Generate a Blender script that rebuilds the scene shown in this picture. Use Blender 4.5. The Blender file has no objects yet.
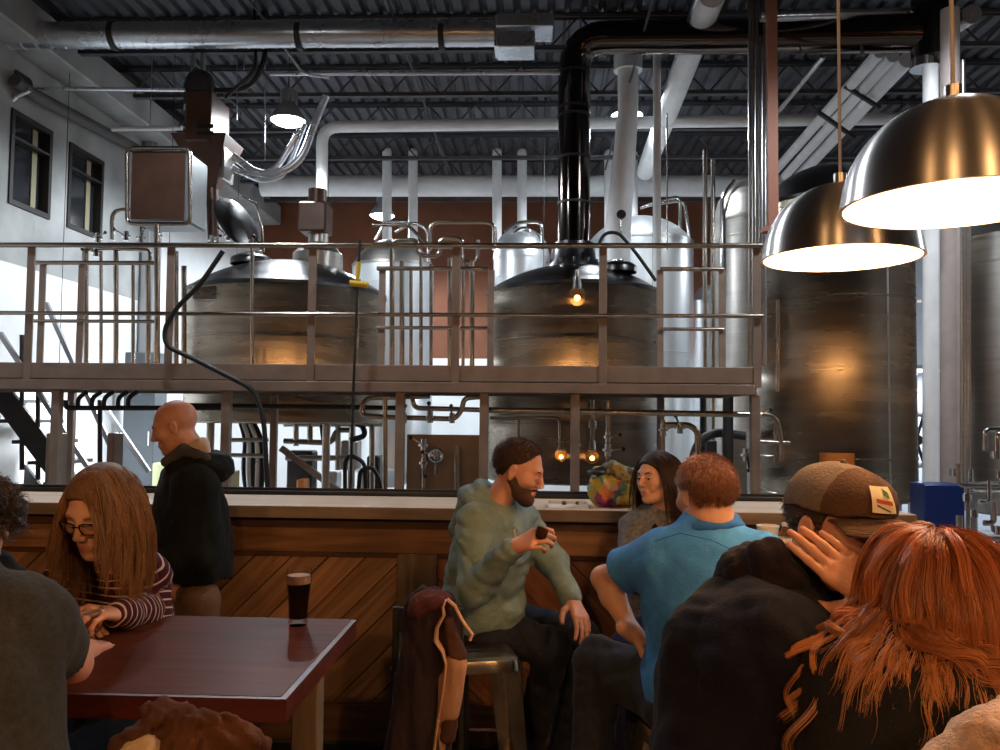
import bpy, math, random
import numpy as np
from mathutils import Vector, Matrix
SC = bpy.context.scene
COL = SC.collection
RND = random.Random(7)
PI = math.pi
# ------------------------------------------------------------------ camera
FPX = 840.0
CAM = Vector((0, 0, 1.65))
_a, _b, _r = math.atan(36/FPX), math.atan(42/FPX), math.radians(0.55)
FWD = Vector((-math.sin(_a)*math.cos(_b), math.cos(_a)*math.cos(_b), math.sin(_b)))
_r0 = Vector((math.cos(_a), math.sin(_a), 0))
_u0 = _r0.cross(FWD)
RGT = _r0*math.cos(_r) + _u0*math.sin(_r)
UPV = _u0*math.cos(_r) - _r0*math.sin(_r)
cd = bpy.data.cameras.new('camera'); cam = bpy.data.objects.new('camera', cd); COL.objects.link(cam)
cd.sensor_width = 36; cd.lens = FPX/1000*36; cd.clip_start = 0.05; cd.clip_end = 100
cam.matrix_world = Matrix((( RGT.x, UPV.x, -FWD.x, CAM.x), (RGT.y, UPV.y, -FWD.y, CAM.y), (RGT.z, UPV.z, -FWD.z, CAM.z), (0, 0, 0, 1)))
SC.camera = cam
def P(px, py, Y):
    """the point at depth Y (metres into the room) that the lens sees at this pixel"""
    d = FWD*FPX + RGT*(px-500) + UPV*(375-py)
    return CAM + d*(Y/d.y)
def PZ(px, py, Z):
    d = FWD*FPX + RGT*(px-500) + UPV*(375-py)
    return CAM + d*((Z-CAM.z)/d.z)
# ------------------------------------------------------------------ world, exposure, lights
SC.view_settings.view_transform = 'Standard'; SC.view_settings.look = 'None'
SC.view_settings.exposure = 0.0; SC.view_settings.gamma = 1.0; SC.view_settings.use_curve_mapping = False
w = bpy.data.worlds.new('world'); SC.world = w; w.use_nodes = True
w.node_tree.nodes['Background'].inputs[0].default_value = (0.5, 0.55, 0.65, 1)
w.node_tree.nodes['Background'].inputs[1].default_value = 0.02
COOL = (0.86, 0.94, 1.0); WARM = (1.0, 0.49, 0.175)
def light(kind, loc, power, color, size=0.2, rot=None, sy=None, spot=None, blend=0.6):
    l = bpy.data.lights.new('lamp_light', kind); l.energy = power; l.color = color
    if kind == 'AREA':
        l.size = size
        if sy: l.shape = 'RECTANGLE'; l.size_y = sy
    else: l.shadow_soft_size = size
    if spot: l.spot_size = spot; l.spot_blend = blend
    o = bpy.data.objects.new('lamp_light', l); COL.objects.link(o); o.location = loc
    if rot: o.rotation_euler = rot
    return o
# high bay lamps: place, reflector radius, watts (fixtures are built further down at the same places)
HIGH_BAYS = [(P(288,121,10.8), .235, 420), (P(382,216,15.5), .24, 420), (P(627,116,12.3), .24, 420),
             (Vector((7.5,14.5,5.6)), .24, 420), (Vector((-3.0,6.4,5.6)), .24, 160), (Vector((3.2,6.2,5.7)), .24, 240), (Vector((8.2,8.0,5.6)), .24, 320)]  # the last four are unseen lamps, added as fill for the brewery
# pendants: rim centre, watts (the first two are in view, the others hang over the bar behind the camera)
PENDANTS = [(P(955,206,1.72), 9), (P(841,259,2.42), 13), (Vector((-2.3,-1.2,2.8)), 88), (Vector((-0.6,-1.2,2.8)), 88), (Vector((1.1,-1.2,2.8)), 88), (Vector((2.8,-1.2,2.8)), 88)]
FILL_TUBES = [(Vector((-5.05,9.8,2.02)), 1.7, 95), (Vector((-3.9,12.6,2.6)), 1.8, 80), (Vector((0.9,12.3,2.3)), 2.0, 70), (Vector((5.9,12.4,2.4)), 1.5, 80)]  # made-up tube lamps, added to brighten the lower walls behind the walkway
# ------------------------------------------------------------------ materials
MATS = {}
def mat(name, col, rough=.6, metal=0., noise=0., nscale=8., bump=0., bscale=40., emit=0., spec=.5, trans=0., alpha=1., ior=1.45, stretch=(1,1,1), aniso=0., rvar=0., sheen=0., sss=0.):
    if name in MATS: return MATS[name]
    m = bpy.data.materials.new(name); m.use_nodes = True; MATS[name] = m
    nt = m.node_tree; N = nt.nodes; L = nt.links; b = N['Principled BSDF']
    I = b.inputs
    I['Base Color'].default_value = (*col, 1); I['Roughness'].default_value = rough; I['Metallic'].default_value = metal
    I['Specular IOR Level'].default_value = spec; I['IOR'].default_value = ior
    I['Transmission Weight'].default_value = trans; I['Alpha'].default_value = alpha
    if aniso:
        I['Anisotropic'].default_value = abs(aniso); tg = N.new('ShaderNodeTangent'); tg.direction_type = 'RADIAL'; tg.axis = 'Z'; L.new(tg.outputs[0], I['Tangent'])
        if aniso < 0: I['Anisotropic Rotation'].default_value = .25
    if sheen: I['Sheen Weight'].default_value = sheen
    if sss: I['Subsurface Weight'].default_value = sss; I['Subsurface Radius'].default_value = (.012,.005,.003); I['Subsurface Scale'].default_value = .6
    if emit: I['Emission Color'].default_value = (*col, 1); I['Emission Strength'].default_value = emit
    if noise or bump or rvar:
        tc = N.new('ShaderNodeTexCoord'); mp = N.new('ShaderNodeMapping'); mp.inputs['Scale'].default_value = stretch
        L.new(tc.outputs['Object'], mp.inputs[0])
    if noise or rvar:
        n = N.new('ShaderNodeTexNoise'); n.inputs['Scale'].default_value = nscale; n.inputs['Detail'].default_value = 5
        L.new(mp.outputs[0], n.inputs[0])
    if noise:
        r = N.new('ShaderNodeValToRGB'); r.color_ramp.elements[0].position = .3; r.color_ramp.elements[1].position = .72
        r.color_ramp.elements[0].color = (*[c*(1-noise) for c in col], 1); r.color_ramp.elements[1].color = (*[min(1, c*(1+noise)) for c in col], 1)
        L.new(n.outputs[0], r.inputs[0]); L.new(r.outputs[0], I['Base Color'])
    if rvar:
        mr = N.new('ShaderNodeMapRange'); mr.inputs[3].default_value = max(0.02, rough-rvar); mr.inputs[4].default_value = rough+rvar
        L.new(n.outputs[0], mr.inputs[0]); L.new(mr.outputs[0], I['Roughness'])
    if bump:
        n2 = N.new('ShaderNodeTexNoise'); n2.inputs['Scale'].default_value = bscale; n2.inputs['Detail'].default_value = 4
        L.new(mp.outputs[0], n2.inputs[0])
        bp = N.new('ShaderNodeBump'); bp.inputs['Strength'].default_value = bump; bp.inputs['Distance'].default_value = .01
        L.new(n2.outputs[0], bp.inputs['Height']); L.new(bp.outputs[0], I['Normal'])
    return m
def wood(name, c1, c2, rot=0., rough=.55, gscale=1., var=.35, spec=.4, axis='Y'):
    if name in MATS: return MATS[name]
    m = mat(name, c1, rough, spec=spec); nt = m.node_tree; N = nt.nodes; L = nt.links; b = N['Principled BSDF']
    tc = N.new('ShaderNodeTexCoord'); mp = N.new('ShaderNodeMapping'); mp.inputs['Rotation'].default_value = (0, rot, 0) if axis == 'Y' else (0,0,rot)
    mp2 = N.new('ShaderNodeMapping'); mp2.inputs['Scale'].default_value = (1.6*gscale, 22*gscale, 22*gscale)
    g = N.new('ShaderNodeNewGeometry')
    ad = N.new('ShaderNodeVectorMath'); ad.operation = 'ADD'
    sc = N.new('ShaderNodeVectorMath'); sc.operation = 'SCALE'; sc.inputs[0].default_value = (13, 7, 5)
    L.new(g.outputs['Random Per Island'], sc.inputs['Scale'])
    L.new(tc.outputs['Object'], mp.inputs[0]); L.new(mp.outputs[0], ad.inputs[0]); L.new(sc.outputs[0], ad.inputs[1]); L.new(ad.outputs[0], mp2.inputs[0])
    n = N.new('ShaderNodeTexNoise'); n.inputs['Scale'].default_value = 1; n.inputs['Detail'].default_value = 8; n.inputs['Distortion'].default_value = .8
    L.new(mp2.outputs[0], n.inputs[0])
    r = N.new('ShaderNodeValToRGB'); r.color_ramp.elements[0].position = .3; r.color_ramp.elements[1].position = .7
    r.color_ramp.elements[0].color = (*c2, 1); r.color_ramp.elements[1].color = (*c1, 1)
    L.new(n.outputs[0], r.inputs[0])
    hs = N.new('ShaderNodeHueSaturation'); mr = N.new('ShaderNodeMapRange'); mr.inputs[3].default_value = 1-var; mr.inputs[4].default_value = 1+var
    L.new(g.outputs['Random Per Island'], mr.inputs[0]); L.new(mr.outputs[0], hs.inputs['Value']); L.new(r.outputs[0], hs.inputs['Color'])
    L.new(hs.outputs[0], b.inputs['Base Color'])
    bp = N.new('ShaderNodeBump'); bp.inputs['Strength'].default_value = .35; bp.inputs['Distance'].default_value = .004
    L.new(n.outputs[0], bp.inputs['Height']); L.new(bp.outputs[0], b.inputs['Normal'])
    return m
STEEL = mat('brushed_steel', (.48,.45,.42), .33, 1, noise=.10, nscale=3, bump=.03, bscale=60, stretch=(.4,.4,9), rvar=.06)
KETTLE = mat('kettle_steel', (.36,.31,.25), .27, 1, noise=.3, nscale=1.6, stretch=(.6,.6,4), rvar=.04, aniso=1.0)
DOME = mat('dark_dome_steel', (.085,.082,.085), .3, 1, noise=.1, nscale=3)
PIPE = mat('polished_pipe', (.42,.36,.31), .24, 1, rvar=.06, noise=.12, nscale=9)
CHROME = mat('chrome', (.75,.74,.72), .12, 1)
BRIGHT = mat('white_steel_tank', (.72,.75,.78), .34, .9, noise=.06, nscale=2, rvar=.05, stretch=(3,3,.4))
FRAME = mat('platform_steel', (.28,.21,.17), .5, .35, noise=.18, nscale=5, bump=.1, bscale=50)
DARKMETAL = mat('dark_metal', (.05,.048,.05), .55, .5, noise=.2, nscale=6)
JOIST = mat('joist_paint', (.09,.09,.10), .7, .1, noise=.3, nscale=3)
DECKM = mat('roof_deck_paint', (.085,.09,.105), .6, .3, noise=.3, nscale=2.5)
GALV = mat('galvanised_duct', (.72,.76,.82), .28, .9, noise=.10, nscale=3, rvar=.04)
WHITEP = mat('white_pipe_jacket', (.84,.86,.88), .45, 0, noise=.07, nscale=5)
BLACKDUCT = mat('mirror_black_duct', (.12,.10,.09), .12, 1, rvar=.06, nscale=4)
CONC = mat('painted_block_wall', (.34,.35,.35), .8, 0, noise=.22, nscale=1.8, bump=.25, bscale=25)
WHITEW = mat('white_wall_paint', (.84,.86,.88), .7, 0, noise=.04, nscale=3)
RUST = mat('rust_brown_wall', (.19,.065,.03), .7, 0, noise=.15, nscale=2)
FLOORM = mat('concrete_floor', (.22,.21,.20), .45, 0, noise=.3, nscale=3, bump=.05, bscale=20)
BARFLOOR = mat('dark_bar_floor', (.055,.04,.032), .5, 0, noise=.3, nscale=3)
BLACK = mat('black_rubber', (.012,.012,.013), .5)
CABLEM = mat('black_cable', (.015,.015,.016), .45)
BROWNBOX = mat('brown_cabinet_paint', (.085,.042,.028), .42, .3, noise=.2, nscale=4)
GLASS = mat('clear_glass', (1,1,1), .02, 0, trans=1, ior=1.45)
AMBERG = mat('amber_bulb_glow', (1.0,.50,.16), .15, 0, emit=9)
YELLOW = mat('yellow_plastic', (.75,.48,.04), .45)
# ------------------------------------------------------------------ mesh helpers
class MB:
    def __init__(s): s.v = []; s.f = []; s.mi = []; s.cur = 0
    def add(s, vs, fs):
        o = len(s.v); s.v.extend([tuple(v) for v in vs]); s.f.extend([tuple(i+o for i in f) for f in fs]); s.mi.extend([s.cur]*len(fs)); return s
    def box(s, a, b, bev=0.):
        x0,y0,z0 = [min(a[i],b[i]) for i in range(3)]; x1,y1,z1 = [max(a[i],b[i]) for i in range(3)]
        if bev <= 0:
            vs = [(x,y,z) for x in (x0,x1) for y in (y0,y1) for z in (z0,z1)]
            return s.add(vs, [(0,1,3,2),(4,6,7,5),(0,4,5,1),(2,3,7,6),(0,2,6,4),(1,5,7,3)])
        c = bev; vs = []; idx = {}
        for sx in (0,1):
            for sy in (0,1):
                for sz in (0,1):
                    X = x1 if sx else x0; Y = y1 if sy else y0; Z = z1 if sz else z0
                    dx = -c if sx else c; dy = -c if sy else c; dz = -c if sz else c
                    for k,(p) in enumerate([(X,Y+dy,Z+dz),(X+dx,Y,Z+dz),(X+dx,Y+dy,Z)]):
                        idx[(sx,sy,sz,k)] = len(vs); vs.append(p)
        fs = []
        for sx in (0,1): fs.append([idx[(sx,0,0,0)],idx[(sx,0,1,0)],idx[(sx,1,1,0)],idx[(sx,1,0,0)]][::(1 if sx==0 else -1)])
        for sy in (0,1): fs.append([idx[(0,sy,0,1)],idx[(1,sy,0,1)],idx[(1,sy,1,1)],idx[(0,sy,1,1)]][::(1 if sy==0 else -1)])
        for sz in (0,1): fs.append([idx[(0,0,sz,2)],idx[(0,1,sz,2)],idx[(1,1,sz,2)],idx[(1,0,sz,2)]][::(1 if sz==0 else -1)])
        for sy in (0,1):
            for sz in (0,1): fs.append([idx[(0,sy,sz,1)],idx[(1,sy,sz,1)],idx[(1,sy,sz,2)],idx[(0,sy,sz,2)]])
        for sx in (0,1):
            for sz in (0,1): fs.append([idx[(sx,0,sz,0)],idx[(sx,1,sz,0)],idx[(sx,1,sz,2)],idx[(sx,0,sz,2)]])
        for sx in (0,1):
            for sy in (0,1): fs.append([idx[(sx,sy,0,0)],idx[(sx,sy,1,0)],idx[(sx,sy,1,1)],idx[(sx,sy,0,1)]])
        for sx in (0,1):
            for sy in (0,1):
                for sz in (0,1): fs.append([idx[(sx,sy,sz,k)] for k in range(3)])
        return s.add(vs, fs)
    def tube(s, pts, r, n=10, cap=True, flat=None):
        pts = [Vector(p) for p in pts]; K = len(pts); rs = r if isinstance(r, (list, tuple)) else [r]*K
        t = (pts[1]-pts[0]).normalized(); ref = Vector((0,0,1)) if abs(t.z) < .9 else Vector((1,0,0))
        u = t.cross(ref).normalized(); vs = []
        for i in range(K):
            a = pts[i]-pts[i-1] if i else pts[1]-pts[0]; b = pts[i+1]-pts[i] if i < K-1 else a
            t = (a.normalized()+b.normalized())
            t = t.normalized() if t.length > 1e-6 else b.normalized()
            u = (u - t*u.dot(t)).normalized(); v = t.cross(u)
            for k in range(n):
                an = 2*PI*k/n; vs.append(pts[i] + (u*math.cos(an) + v*math.sin(an)*(flat or 1))*rs[i])
        fs = [(i*n+k, i*n+(k+1)%n, (i+1)*n+(k+1)%n, (i+1)*n+k) for i in range(K-1) for k in range(n)]
        if cap: fs += [tuple(range(n))[::-1], tuple((K-1)*n+k for k in range(n))]
        return s.add(vs, fs)
    def cyl(s, a, b, r, r2=None, n=16): return s.tube([a, b], [r, r if r2 is None else r2], n)
    def lathe(s, prof, c, n=32, ax='z', M=None):
        vs = []; K = len(prof)
        for (r, z) in prof:
            for k in range(n):
                an = 2*PI*k/n; p = Vector((r*math.cos(an), r*math.sin(an), z))
                if ax == 'y': p = Vector((p.x, p.z, p.y))
                if ax == 'x': p = Vector((p.z, p.x, p.y))
                if M is not None: p = M @ p
                vs.append(p + Vector(c))
        fs = [(i*n+k, i*n+(k+1)%n, (i+1)*n+(k+1)%n, (i+1)*n+k) for i in range(K-1) for k in range(n)]
        if prof[0][0] > 1e-4 and prof[0][0] != prof[-1][0]: pass
        return s.add(vs, fs)
    def sphere(s, c, r, n=16, sz=1.):
        m = n//2; prof = [(max(1e-4, r*math.sin(PI*i/m)), -r*sz*math.cos(PI*i/m)) for i in range(m+1)]
        return s.lathe(prof, c, n)
    def pipe(s, pts, r, n=10, bend=None):
        pts = [Vector(p) for p in pts]; out = [pts[0]]; bend = bend or r*3
        for i in range(1, len(pts)-1):
            a, b, c = pts[i-1], pts[i], pts[i+1]; d = min(bend, (a-b).length*.49, (c-b).length*.49)
            p = b + (a-b).normalized()*d; q = b + (c-b).normalized()*d
            for k in range(6):
                t = k/5; out.append(p*(1-t)**2 + b*2*t*(1-t) + q*t*t)
        out.append(pts[-1]); return s.tube(out, r, n)
    def bar(s, a, b, w, h, side=None):
        """rectangular bar a-b, w across, h in the other direction"""
        a, b = Vector(a), Vector(b); t = (b-a).normalized(); ref = Vector(side) if side else (Vector((0,0,1)) if abs(t.z) < .9 else Vector((0,1,0)))
        u = t.cross(ref).normalized()*w/2; v = u.cross(t).normalized()*h/2
        vs = [p+i*u+j*v for p in (a,b) for (i,j) in ((-1,-1),(1,-1),(1,1),(-1,1))]
        return s.add(vs, [(3,2,1,0),(4,5,6,7),(0,1,5,4),(1,2,6,5),(2,3,7,6),(3,0,4,7)])
    def prism(s, poly, y0, y1):
        """polygon of (x,z) points between depths y0, y1"""
        n = len(poly); vs = [(x,y0,z) for x,z in poly] + [(x,y1,z) for x,z in poly]
        return s.add(vs, [tuple(range(n)), tuple(range(2*n-1, n-1, -1))] + [(i, i+n, (i+1)%n+n, (i+1)%n) for i in range(n)])
    def build(s, name, m, parent=None, smooth=None):
        return mesh_obj(name, np.array(s.v), s.f, m, parent, smooth, s.mi)
def wloc(o):
    p = Vector((0,0,0))
    while o is not None: p += o.location; o = o.parent
    return p
def mesh_obj(name, V, F, m, parent=None, smooth=None, mi=None):
    V = np.asarray(V, float)
    if parent is None:
        lo, hi = V.min(0), V.max(0); org = Vector(((lo[0]+hi[0])/2, (lo[1]+hi[1])/2, lo[2])); loc = org
    else: org = wloc(parent); loc = Vector((0,0,0))
    me = bpy.data.meshes.new(name); V = V - np.array(org)
    if isinstance(F, np.ndarray):
        nf, k = F.shape; me.vertices.add(len(V)); me.vertices.foreach_set('co', V.ravel()); me.loops.add(nf*k); me.loops.foreach_set('vertex_index', F.ravel())
        me.polygons.add(nf); me.polygons.foreach_set('loop_start', np.arange(nf)*k); me.update(calc_edges=True); me.validate()
    else: me.from_pydata([tuple(v) for v in V], [], F)
    ms = m if isinstance(m, (list, tuple)) else [m]
    for x in ms: me.materials.append(x)
    if mi is not None and len(ms) > 1: me.polygons.foreach_set('material_index', list(mi))
    if smooth is None:
        me.polygons.foreach_set('use_smooth', [True]*len(me.polygons)); me.set_sharp_from_angle(angle=math.radians(38))
    elif smooth: me.polygons.foreach_set('use_smooth', [True]*len(me.polygons))
    me.update()
    o = bpy.data.objects.new(name, me); COL.objects.link(o)
    if parent is not None: o.parent = parent
    o.location = loc
    return o
def tag(o, label, cat, group=None, kind=None):
    o['label'] = label; o['category'] = cat
    if group: o['group'] = group
    if kind: o['kind'] = kind
    return o
def thing(name, label, cat, loc, group=None):
    o = bpy.data.objects.new(name, None); COL.objects.link(o); o.location = Vector(loc); o.empty_display_size = .1
    return tag(o, label, cat, group)
def struct(o): o['kind'] = 'structure'; return o
def copy_tree(o, loc, label=None, rz=None):
    c = o.copy(); COL.objects.link(c); c.location = Vector(loc)
    if rz is not None: c.rotation_euler.z = rz
    if label: c['label'] = label
    def kids(a, b):
        for ch in [x for x in SC.objects if x.parent == a]:
            d = ch.copy(); COL.objects.link(d); d.parent = b; kids(ch, d)
    kids(o, c); return c
def pp(pts, D):
    return [P(p[0], p[1], p[2] if len(p) > 2 else D) for p in pts]
# ================================================================== THE ROOM
WX0, WX1, WY1, CZ = -6.0, 10.5, 18.0, 6.45
struct(MB().box((WX0-.2,4.6,-.1),(WX1+.2,WY1+.2,0)).build('floor', FLOORM))
struct(MB().box((-6.2,-5.2,-.1),(WX1+.2,4.6,-.001)).build('floor', BARFLOOR))
# corrugated roof deck: ribs run into the room
m = MB(); x = WX0-.2; prof = []
while x < WX1+.2:
    prof += [(x,CZ),(x+.10,CZ),(x+.13,CZ+.05),(x+.17,CZ+.05)]; x += .2
vs = [(a,-5.2,z) for a,z in prof] + [(a,WY1+.2,z) for a,z in prof]; n = len(prof)
m.add(vs, [(i,i+1,i+1+n,i+n) for i in range(n-1)])
struct(m.build('ceiling', DECKM, smooth=False))
# walls
def wall_with_holes(name, m, x0, x1, holes, ya, yb, z0, z1):
    """wall in the y-z plane between x0 and x1; holes (y0,y1,z0,z1)"""
    b = MB(); ys = sorted({ya, yb, *[h[0] for h in holes], *[h[1] for h in holes]})
    for a, c in zip(ys, ys[1:]):
        hs = sorted([(h[2],h[3]) for h in holes if h[0] <= a and h[1] >= c]); z = z0
        for (p, q) in hs: b.box((x0,a,z),(x1,c,p)); z = q
        b.box((x0,a,z),(x1,c,z1))
    return struct(b.build(name, m, smooth=False))
def yz(px, py):        # depth and height of a pixel on the side wall
    d = FWD*FPX + RGT*(px-500) + UPV*(375-py); t = WX0/d.x; q = CAM + d*t; return q.y, q.z
y0,zt = yz(11,111); y1,zb = yz(49,213); w2a,z2t = yz(69,141); w2b,z2b = yz(101,230)
H1 = (y0,y1,4.02,5.12); H2 = (w2a,w2b,4.02,5.12)
wall_with_holes('wall_left', CONC, WX0-.2, WX0, [H1,H2], 4.5, 12.5, 3.35, CZ)
struct(MB().box((WX0-.2,-5.2,0),(WX0,4.5,CZ)).build('wall_left', mat('bar_wall_paint',(.10,.075,.06),.8)))
struct(MB().box((WX0-.2,4.5,0),(WX0,12.5,3.35)).build('wall_left', WHITEW))
struct(MB().box((WX0-.2,12.5,0),(WX0,WY1,CZ)).build('wall_left', WHITEW))
struct(MB().box((WX0-.2,WY1,0),(WX1+.2,WY1+.2,2.9)).build('wall_back', WHITEW))
struct(MB().box((WX0-.2,WY1,2.9),(WX1+.2,WY1+.2,CZ)).build('wall_back', RUST))
struct(MB().box((WX1,-5.2,0),(WX1+.2,WY1,CZ)).build('wall_right', CONC))
struct(MB().box((WX0-.2,-5.4,0),(WX1+.2,-5.2,CZ)).build('wall_front', mat('bar_wall_paint',(.10,.075,.06),.8)))
WINF = mat('window_frame_dark', (.02,.018,.016), .5); DARKG = mat('dark_window_glass', (.018,.02,.024), .08, spec=.6)
for i,(h) in enumerate((H1,H2)):
    f = MB(); a,b,c,d = h; t = .06
    for q in ((a,a+t,c,d),(b-t,b,c,d),(a+t,b-t,c,c+t),(a+t,b-t,d-t,d),(a+t,b-t,d-.33,d-.30)): f.box((WX0-.12,q[0],q[2]),(WX0+.02,q[1],q[3]))
    o = struct(f.build('window_%d' % (i+1), WINF)); p = MB().box((WX0-.10,a+t,c+t),(WX0-.09,b-t,d-t)).build('window_glass', DARKG, o)
    MB().box((WX0-.085,a+(b-a)*.68,c+t),(WX0-.075,a+(b-a)*.8,d-t)).build('blind', mat('cream_blind',(.30,.27,.17),.7), o)
# ledge beam along the top of the side wall, and a steel column at its end
struct(MB().box((WX0,4.6,5.78),(WX0+.42,17.9,6.2), .02).build('trim_1', CONC))
struct(MB().box((WX0,12.35,0),(WX0+.22,12.6,5.78)).box((WX0+.06,12.3,0),(WX0+.16,12.35,5.78)).build('trim_2', mat('column_grey',(.30,.31,.32),.6)))
# roof joists, one thing each
def joist(y, lb, dz=.42, w=.05):
    t = thing('roof_joist', lb, 'joist', (0,y,CZ-dz), 'open-web joists under the roof')
    c = MB()
    for z in (CZ-.03, CZ-dz): c.box((WX0,y-w,z-.025),(WX1,y-w+.012,z+.025)); c.box((WX0,y+w-.012,z-.025),(WX1,y+w,z+.025)); c.box((WX0,y-w,z-.025 if z < CZ-.1 else z+.018),(WX1,y+w,z-.018 if z < CZ-.1 else z+.025))
    c.build('chord', JOIST, t, smooth=False)
    wb = MB(); x = WX0; k = 0
    while x < WX1-.4:
        wb.cyl((x,y,CZ-dz if k%2 else CZ-.03),(x+.36,y,CZ-.03 if k%2 else CZ-dz), .013, n=6); x += .36; k += 1
    wb.build('web', JOIST, t)
    return t
for y, lb in zip((6.9,8.35,9.8,11.2,12.6,14.0,15.4,16.8), ('nearest the bar, above the front of the walkway','second from the bar, just in front of the spiral duct','third from the bar, right behind the spiral duct','fourth from the bar, above the brown hopper','fifth from the bar, above the thinner white header pipe','sixth from the bar, before the thick white header pipe','second from the far wall, behind the white uprights','closest to the far rust-coloured wall')): joist(y, 'dark open-web roof joist, '+lb)
# bridging rods that run into the room
b = MB()
for x in (-4.3,-1.6,1.2,4.2,7.2): b.cyl((x,5,CZ-.40),(x,WY1,CZ-.40),.016,n=6)
tag(b.build('bridging', JOIST), 'thin dark rods tying the open-web joists together front to back', 'rods', kind='stuff')
# ================================================================== BAR COUNTER
PLANK = wood('reclaimed_planks', (.34,.17,.075), (.13,.06,.028), rough=.6, var=.35)
PLANKD = wood('diagonal_planks', (.40,.22,.11), (.17,.085,.042), rot=PI/4, rough=.6, var=.3)
PLANKE = wood('diagonal_planks_reddish', (.34,.14,.06), (.17,.06,.025), rot=-PI/4, rough=.5, var=.22)
GREYP = wood('weathered_post', (.20,.14,.09), (.09,.065,.045), rot=PI/2, rough=.75, var=.15)
DARKW = wood('dark_trim_wood', (.10,.045,.025), (.05,.02,.012), rough=.6, var=.1)
CAPM = wood('pale_counter_wood', (.78,.58,.43), (.60,.42,.30), rough=.42, gscale=.6, var=.1)
CAPE = wood('worn_counter_edge', (.30,.23,.18), (.17,.125,.095), rough=.6, gscale=.7, var=.15)
CT = 1.19; CY0, CY1 = 4.22, 4.86
CX0, CX1 = WX0+.05, P(893,520,4.5).x
bar = thing('bar_counter', 'long reclaimed wood bar wall topped by a wide pale wooden counter', 'bar counter', (0,CY0,0))
MB().box((CX0,CY0+.012,CT-.055),(CX1,CY1,CT)).build('countertop', CAPM, bar)
MB().box((CX0,CY0,CT-.058),(CX1,CY0+.012,CT-.001)).build('front_edge', CAPE, bar)
MB().box((CX0,CY1-.05,CT),(CX1,CY1,CT+.025),.004).box((CX0,CY1-.03,CT+.025),(CX1,CY1-.015,CT+.04)).build('back_ledge', mat('counter_black_trim',(.02,.02,.02),.5), bar)
MB().box((CX0,CY0+.10,0),(CX1,CY1-.1,CT-.058)).build('core', DARKW, bar)
z = lambda py: P(400,py,CY0+.06).z
xs = lambda px: P(px,620,CY0+.06).x
# horizontal boards
r = MB(); rr = random.Random(3)
def board_row(za, zb, y0, y1):
    x = CX0
    while x < CX1:
        L = rr.uniform(1.1,1.9); e = min(CX1, x+L); r.box((x+.002,y0,za),(e-.002,y1,zb),.002); x = e
board_row(z(553), z(529), CY0+.05, CY0+.10)
board_row(z(741), z(704), CY0+.04, CY0+.10)
r.build('horizontal_board', PLANK, bar)
MB().box((CX0,CY0+.075,z(529)),(CX1,CY0+.1,z(517))).box((CX0,CY0+.06,z(558)),(CX1,CY0+.1,z(553))).build('shadow_rail', DARKW, bar)
# diagonal planks clipped to each bay
def clip(poly, xa, xb, za, zb):
    def cl(pl, f, g):
        out = []
        for i in range(len(pl)):
            p, q = pl[i-1], pl[i]; a, b = f(p), f(q)
            if (a >= 0) != (b >= 0):
                t = a/(a-b); out.append((p[0]+(q[0]-p[0])*t, p[1]+(q[1]-p[1])*t))
            if b >= 0: out.append(q)
        return out
    for f in (lambda p: p[0]-xa, lambda p: xb-p[0], lambda p: p[1]-za, lambda p: zb-p[1]):
        if len(poly) > 2: poly = cl(poly, f, None)
    return poly
def diag_bay(xa, xb, sgn, mtl):
    m = MB(); za, zb = z(704), z(558); W = .135; s2 = math.sqrt(.5); k = -40
    for k in range(-40, 40):
        a = k*W; b = a+W-.006        # signed distance bands
        # direction of plank (s2, sgn*s2); normal (-sgn*s2, s2)
        dx, dz = s2, sgn*s2; nx, nz = -sgn*s2, s2; cx, cz = (xa+xb)/2, (za+zb)/2
        poly = [(cx+nx*q+dx*t, cz+nz*q+dz*t) for q,t in ((a,-5),(a,5),(b,5),(b,-5))]
        poly = clip(poly, xa, xb, za, zb)
        if len(poly) > 2: m.prism(poly, CY0+.07+rr.uniform(0,.006), CY0+.10)
    m.build('diagonal_planking', mtl, bar, smooth=False)
posts = [xs(-330), xs(-20)-.35, xs(170), xs(417), xs(640), xs(860)]
for i,(a,b) in enumerate(zip(posts, posts[1:])): diag_bay(a, b, 1 if i in (1,2) else -1, PLANKD if i in (1,2) else PLANKE)
for x in posts[1:]: MB().box((x-.10,CY0+.03,z(741)),(x+.10,CY0+.105,z(553)),.003).build('post', GREYP, bar)
MB().box((CX0,CY0+.05,0),(CX1,CY0+.10,z(741))).build('kick_board', mat('grey_kick_board',(.10,.095,.08),.7,noise=.3), bar)
# ================================================================== PLATFORM
D1, D2 = 7.5, 8.75
PT = 2.11
plat = thing('brewing_platform', 'long brown steel walkway in front of the two brewing kettles', 'platform', (0,D1,0))
xa, xb = WX0+.02, P(754,370,D1).x
zt, zm, zb_ = P(400,365,D1).z, P(400,381,D1).z, P(400,392,D1).z
MB().box((xa,D1,zm),(xb,D1+.05,zt),.004).build('fascia_beam', FRAME, plat)
MB().box((xa,D1-.02,zb_),(xb,D1+.09,zm-.01),.004).build('lower_beam', FRAME, plat)
m = MB().box((xa,D1+.05,zt-.03),(xb,D2+.05,zt-.012))
m.build('deck', FRAME, plat)
xbr = xb
MB().box((xbr-.05,D1+.05,zb_),(xbr,D2+.05,zt)).box((xa,D2,zb_),(xbr,D2+.05,zt-.03)).build('rear_beam', FRAME, plat)
for px in (56,226,400,484,575,755):
    q = P(px,440,D1+.06); MB().box((q.x-.04,D1+.02,.0),(q.x+.04,D1+.10,zb_),.006).build('column', FRAME, plat)
for px in (73,275,660):
    q = P(px,440,D2); MB().box((q.x-.035,D2-.08,.0),(q.x+.035,D2-.01,zb_),.006).build('column', FRAME, plat)
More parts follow.
